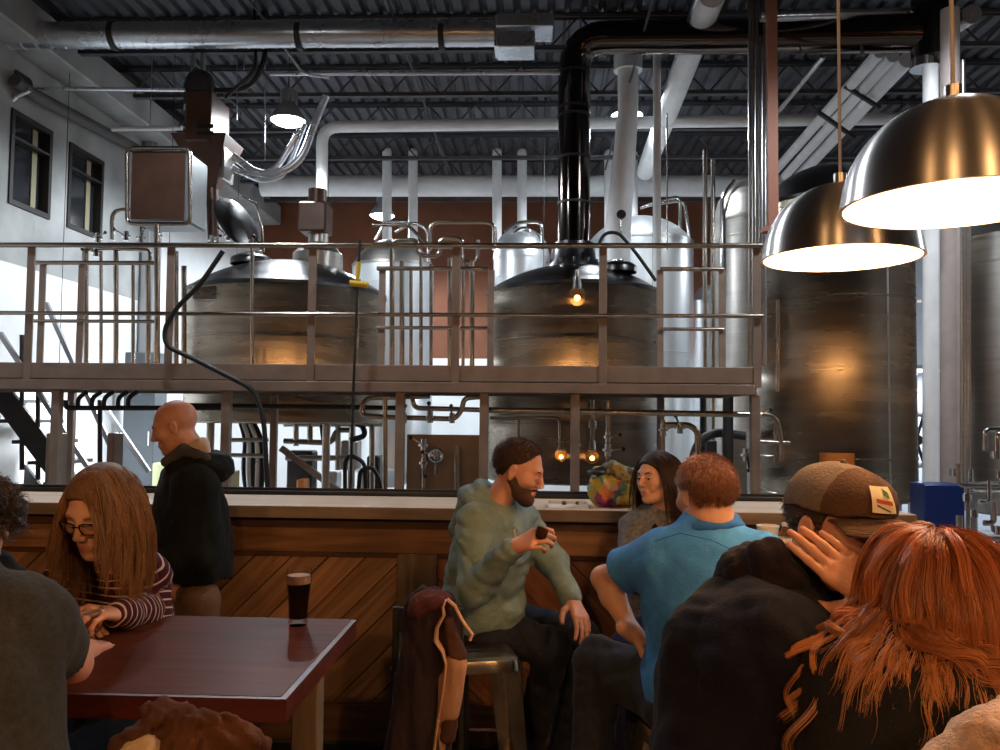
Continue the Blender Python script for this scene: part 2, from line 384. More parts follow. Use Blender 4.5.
def railing(D, pxs, zt_px, zm_px, x0px, x1px, label, gate=None):
    t = thing('guard_railing', label, 'railing', (P(pxs[0],365,D).x,D,zt))
    for px in pxs:
        q = P(px,300,D); MB().box((q.x-.035,D-.012,zt-.18 if D == D1 else zt-.03),(q.x+.035,D+.012,P(px,zt_px+1,D).z),.003).build('post', FRAME, t)
    zz = P(400,zt_px,D).z; zk = P(400,zm_px,D).z
    MB().cyl((P(x0px,0,D).x,D-.03,zz),(P(x1px,0,D).x,D-.03,zz),.024).build('top_rail', PIPE, t)
    MB().cyl((P(x0px,0,D).x,D-.03,zk),(P(x1px,0,D).x,D-.03,zk),.019).build('middle_rail', PIPE, t)
    return t
railing(D1, (30,170,312,456,603,757), 246, 315, -60, 760, 'round-bar guard railing along the front edge of the walkway')
q = railing(D2, (42,81,), 264, 323, 40, 166, 'short guard railing behind the stair end of the walkway')
for a,b in ((382,491),(660,722)):
    railing(D2, (a,b), 269, 328, a, b, 'short rear guard railing in the gap between the two kettles' if a == 382 else 'short rear guard railing beside the taller storage tank')
# ---- stairs at the end of the platform
st = thing('metal_staircase', 'dark steel open staircase climbing to the walkway', 'staircase', P(40,480,8.9))
def flight(D, a0, a1, w):
    A, B = P(*a0,D), P(*a1,D); t = (B-A).normalized(); A = A - t*.35; B = B + t*.9
    MB().bar(A, B, w, .05, side=(0,1,0)).build('stringer', DARKMETAL, st)
    return A, B
A, B = flight(8.95,(0,392),(58,470),.24); A2,B2 = flight(9.7,(0,445),(37,495),.22)
for i in range(8):
    t = (i+.6)/8.0; q = A.lerp(B, t)
    MB().box((q.x-.30,8.97,q.z-.02),(q.x+.05,9.68,q.z+.02)).build('tread', DARKMETAL, st)
    if i%1 == 0: MB().box((q.x-.30,9.2,q.z-.02),(q.x-.26,9.26,q.z+.2)).build('riser_bracket', DARKMETAL, st)
for (a,b,c,d,D) in ((0,333,87,466,8.92),(46,303,112,449,9.35),(100,400,149,472,9.9)):
    MB().bar(P(a,b,D),P(c,d,D),.045,.05).build('handrail', mat('stair_rail_steel',(.3,.3,.31),.4,.8), st)
for (px,a,b) in ((22,335,470),(38,390,480),(100,400,490)): MB().cyl(P(px,a,8.95),P(px,b,8.95),.025).build('baluster', DARKMETAL, st)
tag(MB().box(P(107,433,8.0),P(122,498,8.2)+Vector((0,.0,-.3)),.01).build('stair_pedestal',FRAME),'brown steel pedestal standing by the foot of the staircase','pedestal')
tag(MB().box(P(46,433,7.9),P(66,498,8.1)+Vector((0,0,-.3)),.01).build('stair_pedestal',FRAME),'brown steel pedestal in front of the staircase stringers','pedestal')
dr = thing('grey_cabinet', 'tall flat grey cabinet by the bright wall behind the staircase', 'cabinet', P(140,470,11.6))
a = P(125,352,11.6); c = P(153,455,11.6)
MB().box((a.x,11.6,0),(c.x,12.0,a.z),.01).build('body', mat('cabinet_grey',(.10,.115,.13),.5), dr)
MB().box((c.x-.07,11.57,1.2),(c.x-.05,11.6,1.4)).build('handle', CHROME, dr)
# ================================================================== LAMPS
EMIT = mat('high_bay_lens', (.93,.97,1.0), .3, emit=30)
TUBEM = mat('fill_tube_lens', (.93,.97,1.0), .3, emit=6)
HBM = mat('high_bay_housing', (.32,.33,.34), .5, .5)
hb_labels = ['round high bay lamp glowing above the left kettle beside curved conduits','round high bay lamp low over the tanks between white upright pipes','round high bay lamp shining behind the thick white vent pipe',
 'unseen round high bay lamp added over the far storage tanks','unseen round high bay lamp added above the walkway stairs','unseen round high bay lamp added above the tall kettle','unseen round high bay lamp added above the dark storage tank']
for (p, r, wt), lb in zip(HIGH_BAYS, hb_labels):
    t = thing('high_bay_lamp', lb, 'lamp', p, 'high bay lamps in the brewery')
    h = MB().lathe([(.03,.42),(.09,.42),(.09,.24),(.12,.2),(r*.92,.06),(r,.0),(r*.96,.0),(r*.86,.05),(.05,.1)], p, 28)
    for k in range(10):
        a = 2*PI*k/10; h.box(p+Vector((.085*math.cos(a)-.006,.085*math.sin(a)-.006,.25)), p+Vector((.12*math.cos(a)+.006,.12*math.sin(a)+.006,.40)))
    h.build('housing', HBM, t)
    MB().lathe([(.001,-.075),(r*.4,-.065),(r*.75,-.03),(r*.93,.01),(r*.93,.02)], p, 28).build('lens', EMIT, t)
    MB().cyl(p+Vector((0,0,.42)), (p.x,p.y,CZ-.02), .008, n=6).build('hanger', DARKMETAL, t)
    light('SPOT', p+Vector((0,0,-.12)), wt*1.9, COOL, .2, (0,0,0), spot=math.radians(168), blend=.4)
for (p, L, wt), lb in zip(FILL_TUBES, ['long fill tube light added under the walkway near the stairs','long fill tube light added behind the kettle pipework','long fill tube light added beneath the tall kettle piping','long fill tube light added between the storage tanks']):
    t = thing('fill_tube', lb, 'lamp', p)
    MB().box(p+Vector((-L/2,-.06,.0)), p+Vector((L/2,.06,.06)), .008).build('housing', HBM, t)
    MB().cyl(p+Vector((-L/2+.03,0,-.02)), p+Vector((L/2-.03,0,-.02)), .022).build('tube', TUBEM, t)
    MB().cyl(p+Vector((-L/2+.2,0,.06)), (p.x-L/2+.2,p.y,CZ-.02), .004, n=6).cyl(p+Vector((L/2-.2,0,.06)), (p.x+L/2-.2,p.y,CZ-.02), .004, n=6).build('cord', DARKMETAL, t)
    light('AREA', p+Vector((0,0,-.05)), wt, COOL, L, (0,0,0), sy=.08)
ALU = mat('spun_aluminium', (.92,.90,.90), .32, 1, aniso=-.9, rvar=.03, nscale=5)
INNER = mat('white_lamp_enamel', (.95,.90,.84), .5)
BULB = mat('warm_bulb', (1,.72,.42), .3, emit=60)
CORD = mat('grey_cord', (.42,.38,.36), .6)
plabels = ['large brushed aluminium dome pendant lamp hanging nearest the red-haired woman','brushed aluminium dome pendant lamp hanging in front of the dark storage tank']
for i,(p, wt) in enumerate(PENDANTS):
    t = thing('pendant_lamp', plabels[i] if i < 2 else 'higher aluminium dome pendant lamp behind the front tables, '+('first from the wall with windows','second from the wall with windows','third from the wall with windows','fourth from the wall with windows')[i-2], 'pendant lamp', p, None if i < 2 else 'pendant lamps over the front tables')
    R = .217; T = math.radians(0)
    prof = [(R*math.sin(a), R*1.0*math.cos(a)) for a in [math.radians(x) for x in range(90,6,-6)]]+[(.02,R)]
    MB().lathe([(R+.003,0)]+prof[1:]+[(.001,R+.001)], p, 64).build('shade', ALU, t)
    MB().lathe([(R+.003,0),(R-.004,0)]+[(a*.975,b*.975) for a,b in prof]+[(.001,R*.975)], p, 48).build('shade_lining', INNER, t)
    MB().lathe([(.001,-.07),(.03,-.055),(.042,-.02),(.036,.02),(.02,.045),(.018,.07)], p+Vector((0,0,.12 if i < 2 else .03)), 20).build('bulb', BULB, t)
    MB().cyl(p+Vector((0,0,R*.97)), p+Vector((0,0,R+.03)), .018).build('cap', ALU, t)
    MB().cyl(p+Vector((0,0,R)), (p.x,p.y,CZ-.01), .0045, n=8).build('cord', CORD, t)
    light('POINT', p+Vector((0,0,.015 if i < 2 else -.05)), wt, WARM, .05)
# ================================================================== VESSELS
def cap_prof(r, h, n=8, r0=0.0):
    R = (r*r+h*h)/(2*h); out = []
    for k in range(n+1):
        x = r + (r0-r)*k/n; out.append((max(x,.001), math.sqrt(max(R*R-x*x,0))-(R-h)))
    return out
def vessel(name, label, pxl, pxr, pyt, pyd, pyb, D, body, dome, legs=True, r0=0., seams=(.35,.7), band=True, cone=0.):
    c = P((pxl+pxr)/2, 417, D); r = (pxr-pxl)/2*D/FPX; zt = P((pxl+pxr)/2, pyt, D-r*.6).z; zd = P((pxl+pxr)/2, pyd, D).z; zb = P((pxl+pxr)/2, pyb, D-r).z if pyb else .35
    zb = max(zb, .3)
    t = thing(name, label, 'tank', (c.x,D,0))
    b = MB().lathe([(.001,zb-cone*.6-.02),(r*.3,zb-cone*.6),(r*.97,zb),(r,zb+.02),(r,zt)], (c.x,D,0), 72)
    b.build('shell', body, t)
    d = MB().lathe([(r+.012,zt-.04),(r+.012,zt)]+[(a,zt+z) for a,z in cap_prof(r,max(zd-zt,.05),10)], (c.x,D,0), 72); d.build('dome', dome, t)
    for q in seams:
        z = zb+(zt-zb)*q; MB().lathe([(r,z-.012),(r+.006,z-.008),(r+.006,z+.008),(r,z+.012)], (c.x,D,0), 72).build('seam_band', body, t)
    if legs:
        for k in range(4):
            a = PI/4+k*PI/2; q = Vector((c.x+r*.8*math.cos(a), D+r*.8*math.sin(a), 0))
            MB().cyl(q, q+Vector((0,0,zb+.05)), .045).cyl(q, q+Vector((0,0,.03)), .08).build('leg', STEEL, t)
    t['_r'] = r
    return t, c.x, r, zt, zd, zb
k1 = vessel('brew_kettle','wide squat steel brewing kettle beside the stairs with copper-lit belly',188,384,285,262,424,10.05,KETTLE,DOME,seams=(.25,.62))
k2 = vessel('brew_kettle','wide steel brewing kettle under the thick black mirror-finish vent duct',487,658,285,266,486,9.9,KETTLE,DOME,seams=(.3,.72))
s1 = vessel('storage_tank','tall dark steel storage tank rising behind the middle pendant lamp',762,908,196,166,505,9.4,KETTLE,DOME,seams=(.02,.14,.97,.66),legs=True)
s2 = vessel('storage_tank','tall steel tank at the far edge behind the large pendant lamp',964,1100,232,205,520,9.2,STEEL,STEEL,seams=(.1,.5,.9))
f1 = vessel('fermenter','bright white steel fermenter with rounded top behind the thick white vent pipe',588,692,237,217,470,14,BRIGHT,BRIGHT,seams=(.5,.95),cone=.6)
f2 = vessel('fermenter','grey steel fermenter with rounded shoulder left of the bundled conduit column',716,800,215,178,470,12.4,STEEL,STEEL,seams=(.3,.6,.92),cone=.6)
f3 = vessel('fermenter','pale steel fermenter seen through the rails next to the left kettle',350,432,262,240,470,13.2,BRIGHT,STEEL,seams=(.4,.9),cone=.5)
f4 = vessel('fermenter','bright steel fermenter top showing beside the black vent duct',492,548,255,228,470,14.2,BRIGHT,BRIGHT,seams=(.4,.9),cone=.5)
f5 = vessel('fermenter','slim bright steel fermenter far off between the rusty wall and the pipes',694,726,300,285,470,15.6,BRIGHT,BRIGHT,seams=(.5,),cone=.4)
for t in (k1[0],k2[0],s1[0],s2[0],f1[0],f2[0],f3[0],f4[0],f5[0]): del t['_r']
# kettle fittings (parts of their kettle)
def manway(par, c, r, m=STEEL):
    MB().lathe([(.001,.09),(r*.7,.085),(r*.95,.05),(r,.03),(r,-.03)], c, 28).build('manway_lid', m, par)
    w = MB().cyl(c+Vector((-r*.3,0,.1)), c+Vector((r*.3,0,.1)), .012)
    w.lathe([(r*.32,.1),(r*.34,.115),(r*.36,.1),(r*.34,.085),(r*.32,.1)], c, 20); w.build('manway_handle', CHROME, par)
t, cx, r, zt, zd, zb = k1
manway(t, Vector((cx-.35,9.7,zd-.07)), .24, DOME); 
MB().lathe([(.30,-.08),(.30,.12),(.22,.2),(.12,.26),(.12,.55)], (cx+.35,10.05,zd-.03), 28).build('agitator_hood', STEEL, t)
q = P(322,210,10.05)
MB().box((q.x-.24,9.85,q.z-.30),(q.x+.10,10.2,q.z+.06),.02).build('agitator_motor', BROWNBOX, t)
MB().cyl((q.x-.06,10.05,q.z+.06),(q.x-.06,10.05,q.z+.25),.11).build('agitator_gearbox', BROWNBOX, t)
br = P(222,280,8.86); b2 = P(318,299,8.86)
MB().box((cx-.75,8.98,br.z-.2),(cx+.1,9.12,br.z-.04),.01).build('lid_bracket', CHROME, t)
m = MB()
for k in range(5): m.cyl((cx-.68+k*.17,8.95,br.z-.12),(cx-.68+k*.17,8.99,br.z-.12),.02,n=8)
m.build('bracket_bolt', DARKMETAL, t)
MB().sphere((cx+.05,9.03,br.z-.19),.11,20,.35).build('rim_lamp', CHROME, t)
t, cx, r, zt, zd, zb = k2
manway(t, Vector((cx+.5,9.5,zd-.12)), .2, DOME)
MB().lathe([(.34,-.1),(.34,.0),(.27,.09),(.25,.28)], (cx,9.9,zd-.02), 32).build('chimney_collar', DOME, t)
m = MB()
for k in range(12):
    a = 2*PI*k/12; m.cyl((cx+.31*math.cos(a),9.9+.31*math.sin(a),zd+.0),(cx+.31*math.cos(a),9.9+.31*math.sin(a),zd+.05),.018,n=8)
m.build('collar_clamp', CHROME, t)
CLEARB = mat('clear_bulb_glass', (.95,.75,.55), .05, trans=.9, ior=1.2)
def bulb_reflection(par, p, s=1.):  # glowing bulb modelled in place of a bulb's reflection, not a kettle fitting
    b = MB().cyl(p+Vector((0,0,.16*s)), p+Vector((0,0,.05*s)), .03*s, .045*s).build('bulb_reflection_cap', CHROME, par)
    MB().sphere(p, .07*s, 20, 1.15).build('bulb_reflection_glass', mat('amber_clear_glass',(1,.72,.45),.05,trans=.95,ior=1.15,spec=.9), par)
    MB().sphere(p+Vector((0,-.03*s,-.02*s)), .024*s, 12, 1).build('bulb_reflection_glow', AMBERG, par)
bulb_reflection(t, P(577,296,8.85), 1.3)
MB().cyl(P(577,270,8.87), P(577,284,8.85), .02).build('bulb_reflection_pipe', PIPE, t)
bulb_reflection(t, P(561,455,8.8), .9); bulb_reflection(t, P(592,456,8.7), 1.0)
MB().cyl(P(592,400,8.7), P(592,445,8.7), .022).cyl(P(592,420,8.7), P(592,428,8.7), .045).build('drain_pipe', PIPE, t)
MB().pipe(pp([(490,418),(560,418),(560,444)],8.8), .02).cyl(P(518,418,8.8),P(518,450,8.8),.018).build('spray_pipe', PIPE, t)
# reddish belly sign plate on the dark tank
t, cx, r, zt, zd, zb = s1
def arcband(par, name, cx, cy, r, z0, z1, a0, a1, m, n=24):
    vs = []; 
    for k in range(n+1):
        a = a0+(a1-a0)*k/n
        for z in (z0, z1): vs.append((cx+r*math.cos(a), cy+r*math.sin(a), z)); vs.append((cx+(r-.02)*math.cos(a), cy+(r-.02)*math.sin(a), z))
    fs = []
    for k in range(n):
        i = 4*k; j = i+4; fs += [(i,j,j+2,i+2),(i+1,i+3,j+3,j+1),(i+2,j+2,j+3,i+3),(i,i+1,j+1,j)]
    fs += [(0,2,3,1),(4*n,4*n+1,4*n+3,4*n+2)]
    return MB().add(vs, fs).build(name, m, par)
arcband(t, 'copper_plate', cx, 9.4, r+.02, P(835,465,9.4-r).z, P(835,453,9.4-r).z, -PI/2-.52, -PI/2-.12, mat('copper_plate',(.75,.36,.14),.3,1))
arcband(t, 'jacket_seam', cx, 9.4, r+.004, zb, zt, -PI/2+.32, -PI/2+.35, STEEL)
MB().pipe(pp([(778,392,8.3),(778,300,8.3)],8.3), .02).build('ladder_rail', PIPE, t)
t, cx, r, zt, zd, zb = s2
for k,a in enumerate((-2.2,-2.0,-1.9)): MB().cyl((cx+(r+.05)*math.cos(a),9.2+(r+.05)*math.sin(a),zb),(cx+(r+.05)*math.cos(a),9.2+(r+.05)*math.sin(a),zt),.03).build('tank_pipe', STEEL, t)
# pipes bending over the tops of the far tanks
for (t,cx,r,zt,zd,zb),D,pl in ((f1,14,[[(640,208),(680,196),(680,238)],[(650,205),(684,200),(690,240)]]),(f2,12.4,[[(735,180),(722,196),(722,300)]]),(f3,13.2,[[(395,232),(412,222),(428,228),(428,262)],[(375,240),(385,222),(408,222)]]),(f4,14.2,[[(505,232),(518,222),(542,222),(542,250)],[(512,236),(520,228),(530,228),(530,250)]])):
    for q in pl: MB().pipe(pp(q,D-.3), .03, bend=.12).build('top_pipe', CHROME, t)
# ================================================================== DUCTS AND BIG PIPES
def pipe_thing(name, label, pts, D, r, m=PIPE, cat='pipe', bend=None, n=12, group=None):
    V = pp(pts, D) if pts else D; b = MB().pipe(V, r, n, bend); return tag(b.build(name, m), label, cat, group)
# spiral duct
t = thing('spiral_duct', 'shiny galvanised spiral air duct running along under the roof', 'duct', P(250,35,9.0))
A, B = P(-17,36,9.05), P(497,33,9.05); R = .145
MB().cyl(A, B, R, n=32).build('duct_body', GALV, t)
m = MB(); k = 0; L = (B-A).length; d = (B-A).normalized()
for k in range(int(L/.16)):
    q = A + d*k*.16; m.tube([q-d*.006, q+d*.006], R+.006, 32)
m.build('duct_seam', GALV, t)
m = MB()
for px in (115,300,442): q = P(px,36,9.05); m.tube([q-d*.03,q+d*.03], R+.012, 32)
m.build('duct_joint', DARKMETAL, t)
q = B
MB().box((q.x,8.85,q.z-.02),(q.x+.62,9.25,q.z+.13),.01).box((q.x,8.86,q.z-.24),(q.x+.42,9.22,q.z-.06),.01).box((q.x-.02,8.88,q.z-.22),(q.x+.12,9.2,q.z+.12)).build('grille_box', GALV, t)
# black mirror duct
t = thing('vent_duct', 'thick black mirror-finish vent duct rising from the kettle and bending right', 'duct', P(574,250,9.9))
R = .19
V = [P(574,262,9.9), P(574,38,9.9), P(760,36,9.1), P(925,33,8.4)]
MB().pipe(V, R, 32, bend=.42).build('duct_body', BLACKDUCT, t)
m = MB()
for py in (75,110,118,160,205): q = P(574,py,9.9); m.cyl(q, q+Vector((0,0,.03)), R+.008, n=32)
for (px,D) in ((640,9.62),(700,9.36),(800,8.93),(860,8.68)):
    q = P(px,36.3,D); m.cyl(q, q+Vector((.03,-.012,0)), R+.008, n=32)
m.build('duct_band', DARKMETAL, t)
MB().cyl(P(933,-80,8.4), P(933,60,8.4), .205, n=32).build('riser_stack', BLACKDUCT, t)
MB().cyl(P(926,60,8.4), P(926,69,8.4), .15, n=24).build('flange', CHROME, t)
pipe_thing('drop_pipe','white jacketed drop pipe under the black duct beside the dark tank',[(931,66),(931,582)],8.2,.075,WHITEP,n=20)
pipe_thing('drop_pipe','pinkish grey drop pipe standing just right of the white one',[(950,10),(950,588)],8.0,.085,mat('greyish_pink_pipe',(.42,.36,.34),.45,0,noise=.1),n=20)
pipe_thing('thin_conduit','thin steel conduit in front of the pale drop pipes',[(963,60),(962,590)],7.9,.02,STEEL)
pipe_thing('thin_conduit','thin steel conduit close against the tank at the far edge',[(968,215),(968,588)],8.0,.022,STEEL)
# thick white vent pipe with cap
t = thing('vent_pipe', 'thick white vent pipe with flanged top leaning behind the kettle', 'pipe', P(622,250,11))
MB().tube([P(628,68,11),P(628,110,11),P(624,160,11),P(618,225,11),P(617,262,11)],[.135,.135,.15,.17,.17],28).build('pipe_body', WHITEP, t)
MB().cyl(P(628,52,11), P(628,71,11), .19, n=28).cyl(P(628,48,11), P(628,53,11), .15, n=28).build('pipe_cap', WHITEP, t)
q = P(621,215,10.80)
g = tag(MB().cyl(q, q+Vector((0,-.04,0)), .06, n=24).cyl(q, q+Vector((0,0,-.25)), .012).build('pressure_gauge', CHROME), 'round pressure gauge in front of the thick white vent pipe', 'gauge')
# white uprights over the far tanks
for px,py,lb in ((387,152,'white upright pipe, first beside the low glowing high bay lamp'),(413,153,'white upright pipe just past the low glowing high bay lamp'),(497,152,'white upright pipe, first of the close pair left of the black duct'),(522,153,'white upright pipe next to the black duct side of the close pair'),(609,154,'slim white upright pipe in front of the thick vent pipe side'),(633,154,'slim white upright pipe peeking past the thick vent pipe')):
    q = P(px,py,14.8); b = MB().cyl(P(px,250,14.8), q, .085, n=20).sphere(q, .085, 20); tag(b.build('upright_pipe', WHITEP), lb, 'pipe', 'white upright pipes over the tanks')
pipe_thing('header_pipe','thick white horizontal header pipe spanning the far end of the brewery',[(262,186),(1080,186)],15.0,.19,WHITEP,n=28)
pipe_thing('header_pipe','thinner white horizontal header pipe under the joists',[(322,192),(322,127),(1080,116)],12.0,.085,WHITEP,n=24)
pipe_thing('header_pipe','thin grey pipe strung under the joists near the spiral duct',[(270,74),(560,73)],9.6,.022,GALV)
pipe_thing('header_pipe','grey steel pipe crossing high beside the black duct',[(760,17),(905,13)],8.6,.05,GALV,n=18)
pipe_thing('sprinkler_pipe','long thin pipe crossing the ceiling above the left windows',[(-10,88),(185,90)],9.4,.02,GALV)
pipe_thing('sprinkler_pipe','pale pipe stub above the brown hopper',[(112,129),(182,128)],10.6,.03,WHITEP)
pipe_thing('sprinkler_pipe','dark pipe running down along the side wall over the windows',None,[Vector((-5.9,)+yz(*q)) for q in ((6,80),(20,92),(128,148))],.075,mat('wall_pipe_grey',(.10,.10,.10),.6,.2),n=16)
tag(MB().lathe([(.001,0),(.15,0),(.16,.05),(.16,.3),(.001,.3)],P(4,77,9.2),24,ax='y').build('wall_speaker',DARKMETAL),'round dark drum at the top corner of the side wall','drum')
pipe_thing('wall_conduit','curved grey conduit in front of the first dark window',[(3,300),(3,112),(12,98),(30,90)],9.2,.03,GALV,bend=.2)
# ceiling mounted white pipes coming forward
def rod_up(p): return MB().cyl(p,(p.x,p.y,CZ-.01),.006,n=6)
tag(rod_up(P(150,129,10.6)).build('hanger_rod', GALV), 'thin rod holding the pale pipe stub above the brown hopper', 'rod')
def run(name, label, a, b, r, m=WHITEP, n=20): return tag(MB().cyl(PZ(*a,a[2]) if False else P(*a), P(*b), r, n=n).build(name, m), label, 'pipe')
run('ceiling_pipe','wide white pipe slanting down the ceiling beside the thick vent pipe',(712,-6,8.7),(645,172,14.4),.15)
run('ceiling_pipe','slim grey pipe slanting down the ceiling alongside the wide white one',(700,-6,8.7),(640,172,14.4),.05,GALV)
run('ceiling_pipe','uppermost of the three white pipes slanting across the roof',(880,52,9.2),(776,170,14.2),.07)
run('ceiling_pipe','middle one of the three white pipes slanting across the roof',(893,56,9.2),(785,176,14.2),.07)
run('ceiling_pipe','lowest of the three white pipes slanting across the roof',(907,60,9.2),(797,178,14.2),.085)
run('ceiling_pipe','thin grey pipe slanting across the roof left of the three white pipes',(824,56,9.2),(768,124,12.2),.03,GALV)
run('ceiling_pipe','grey duct slanting down at the top right corner of the roof',(972,14,8.2),(942,34,9.0),.09,GALV)
# small strut clamps on the three pipes
m = MB()
for (a,b) in (((845,86),(880,108)),((818,112),(855,138))):
    m.bar(P(a[0],a[1],10.2), P(b[0],b[1],10.2), .05, .04)
tag(m.build('strut_clamps', DARKMETAL), 'dark strut bars clamping the three slanting white pipes', 'clamps')
# bundled conduit column and painted post
t = thing('conduit_column', 'tall column of bundled thin steel conduits', 'conduits', P(757,300,8.9))
for k,px in enumerate((750,753.5,757,760.5,764)): MB().cyl(P(px,-60,8.9+.03*(k%2)), P(px,365,8.9+.03*(k%2)), .016, n=8).build('conduit', STEEL, t)
MB().box(P(748,-60,8.98), P(766,365,9.02)).build('backing_channel', GALV, t)
tag(MB().box(P(767,-60,8.5), P(776.5,232,8.58)).box(P(764,226,8.46),P(779,234,8.6)).build('support_post', mat('rust_painted_post',(.33,.13,.08),.6)), 'rust red support post coming down from the roof beside the bundled conduits', 'post')
for px,a,b,D,r,lb in ((657,52,548,10.6,.05,'pale upright pipe between the vent pipe and the bright fermenter'),(667,60,250,11.5,.012,'thin rod just right of the pale upright pipe'),(705,150,541,11.2,.03,'slender upright pipe left of the grey fermenter'),(713,160,543,11.0,.03,'slender upright pipe nearest the grey fermenter'),
(252,238,392,8.4,.018,'slim upright steel rod crossing the rails before the left kettle'),(358,262,366,8.6,.012,'thin rod hanging at the edge of the left kettle')):
    tag(MB().cyl(P(px,b,D), P(px,a,D), r, n=14).build('upright_pipe', WHITEP if r >= .05 else PIPE), lb, 'pipe')
# rows of small uprights seen through the rails
row = thing('pipe_manifold', 'row of slim upright process pipes between the two kettles', 'pipes', P(430,360,9.2))
for px in (392,402,411,421,431,450,463,472): MB().cyl(P(px,252+(px%7)*3,9.3), P(px,392,9.3), .02 if px%2 else .028, n=10).build('upright', PIPE, row)
MB().pipe(pp([(392,268),(392,240),(418,240),(418,256),(440,256),(440,238),(462,238),(462,262),(478,262),(478,240)],9.3), .024, bend=.08).build('crossover', PIPE, row)
MB().pipe(pp([(372,225),(408,225),(430,247),(560,247)],9.5), .02, bend=.08).build('header', PIPE, row)
MB().pipe(pp([(430,250),(430,222),(495,222),(495,245)],9.6), .024, bend=.12).build('loop', PIPE, row)
row = thing('pipe_manifold', 'row of slim upright process pipes beside the stairs', 'pipes', P(120,360,9.2))
for px in (86,101,116,133,148,176,184): MB().cyl(P(px,246+(px%5)*5,9.2), P(px,392,9.2), .02 if px%2 else .028, n=10).build('upright', PIPE, row)
MB().pipe(pp([(84,262),(84,248),(150,250),(150,262)],9.2), .022, bend=.06).build('header', PIPE, row)
MB().pipe(pp([(112,240),(112,210),(142,210)],9.4), .024, bend=.12).build('loop', PIPE, row)
MB().pipe(pp([(66,400),(66,408),(220,408)],8.2), .026, bend=.06).build('low_header', BLACK, row)
for px in (78,92,104,118,128): MB().pipe(pp([(px,408),(px,398),(px+9,392)],8.2), .022, bend=.05).build('low_branch', BLACK, row)
# valve: one thing per valve, copied
def valve(p, s=1., label='', ang=0.):
    t = thing('butterfly_valve', label, 'valve', p)
    MB().cyl(p+Vector((0,0,-.06*s)), p+Vector((0,0,.06*s)), .032*s, n=14).cyl(p+Vector((0,0,-.012)), p+Vector((0,0,.012)), .055*s, n=16).build('valve_body', CHROME, t)
    MB().bar(p+Vector((0,-.04*s,0)), p+Vector((.13*s*math.cos(ang),-.07*s,.13*s*math.sin(ang))), .022*s, .012*s).build('valve_handle', CHROME, t)
    MB().sphere(p+Vector((.14*s*math.cos(ang),-.07*s,.14*s*math.sin(ang))), .022*s, 10).build('valve_knob', BLACK, t)
    return t
# top-of-platform valve clutter at the stair end
for i,(px,py,D,a) in enumerate(((98,238,9.2,.4),(126,236,9.3,2.6),(141,238,9.3,1.0),(158,236,9.3,2.2),(96,252,9.2,3.0),(212,240,9.5,.3),(228,236,9.6,2.4),(242,240,9.6,1.0),(262,246,9.5,2.2))):
    valve(P(px,py,D), .9, ['butterfly valve with black knob beside the second dark window','small steel valve below the brown control box edge','small steel valve under the middle of the brown control box','small steel valve at the lower corner of the brown control box','steel valve just under the walkway pipes near the second window','steel valve over the left kettle rim beneath the box side','steel valve over the left kettle below the hopper','steel valve over the left kettle below the round mirror','steel valve over the left kettle near its agitator'][i], a)
# ---- control box with pipe frame
t = thing('control_box', 'large brown control box held in a rounded pipe frame above the rails', 'control box', P(160,222,8.6))
a, c = P(129,221,8.6), P(188,150,8.6)
MB().box((a.x,8.6,a.z),(c.x,9.15,c.z),.02).build('cabinet', mat('control_box_side',(.20,.225,.24),.4,.4), t)
MB().box((a.x+.02,8.585,a.z+.02),(c.x-.02,8.6,c.z-.02)).build('front_panel', BROWNBOX, t)
fr = [(158,224),(127,224),(127,148),(190,148),(190,224),(158,224)]
MB().pipe(pp(fr,8.55), .022, bend=.08).build('pipe_frame', PIPE, t)
MB().cyl(P(157,224,8.55), P(157,365,8.55), .03).build('stand_pole', PIPE, t)
# ---- malt hopper / mill above
t = thing('grist_hopper', 'brown tapering grist hopper with motor hanging above the control box', 'hopper', P(208,183,9.8))
def frustum(a, b, wa, wb, da, db):
    vs = []
    for (q,w_,d_) in ((a,wa,da),(b,wb,db)): vs += [(q.x-w_,q.y-d_,q.z),(q.x+w_,q.y-d_,q.z),(q.x+w_,q.y+d_,q.z),(q.x-w_,q.y+d_,q.z)]
    return MB().add(vs, [(3,2,1,0),(4,5,6,7),(0,1,5,4),(1,2,6,5),(2,3,7,6),(3,0,4,7)])
frustum(P(212,188,9.8), P(208,141,9.8), .08,.33,.08,.3).build('hopper_cone', BROWNBOX, t)
MB().box(P(184,141,9.5), P(230,108,10.1), .02).build('hopper_body', BROWNBOX, t)
MB().box(P(197,124,9.49), P(214,128,9.5)).box(P(197,131,9.49), P(214,135,9.5)).build('vent_slots', BLACK, t)
MB().cyl(P(200,108,9.8), P(200,86,9.8), .19, n=24).sphere(P(200,84,9.8), .17, 20).build('drive_motor', DARKMETAL, t)
MB().cyl(P(193,74,9.8), P(193,20,9.8), .03).cyl(P(203,74,9.8), P(203,20,9.8), .03).build('hanger_tube', GALV, t)
MB().box(P(224,178,9.6), P(232,142,9.9)).build('side_plate', STEEL, t)
MB().cyl(P(212,186,9.8), P(214,245,9.8), .07).build('outlet_pipe', BROWNBOX, t)
for i,(pts,r) in enumerate((([(225,150),(262,178),(300,165),(316,120),(326,96)],.045),([(222,160),(245,176),(275,172),(300,130)],.035),([(232,168),(262,182),(285,176),(305,124)],.03))): 
    pipe_thing('flexible_conduit', ['thick grey conduit sweeping from the hopper up past the high bay lamp','slimmer conduit curving under the high bay lamp','lowest curved conduit ending by the high bay lamp'][i], pts, 9.9, r, GALV, 'conduit', bend=.35, n=14)
pipe_thing('power_cable','black cable looping from the ceiling down to the hopper motor',[(262,0),(266,60),(250,90),(215,90)],9.7,.03,CABLEM,'cable',bend=.5)
pipe_thing('power_cable','second black cable dropping beside the looped one',[(254,0),(256,70),(240,84),(225,98)],9.6,.02,CABLEM,'cable',bend=.3)
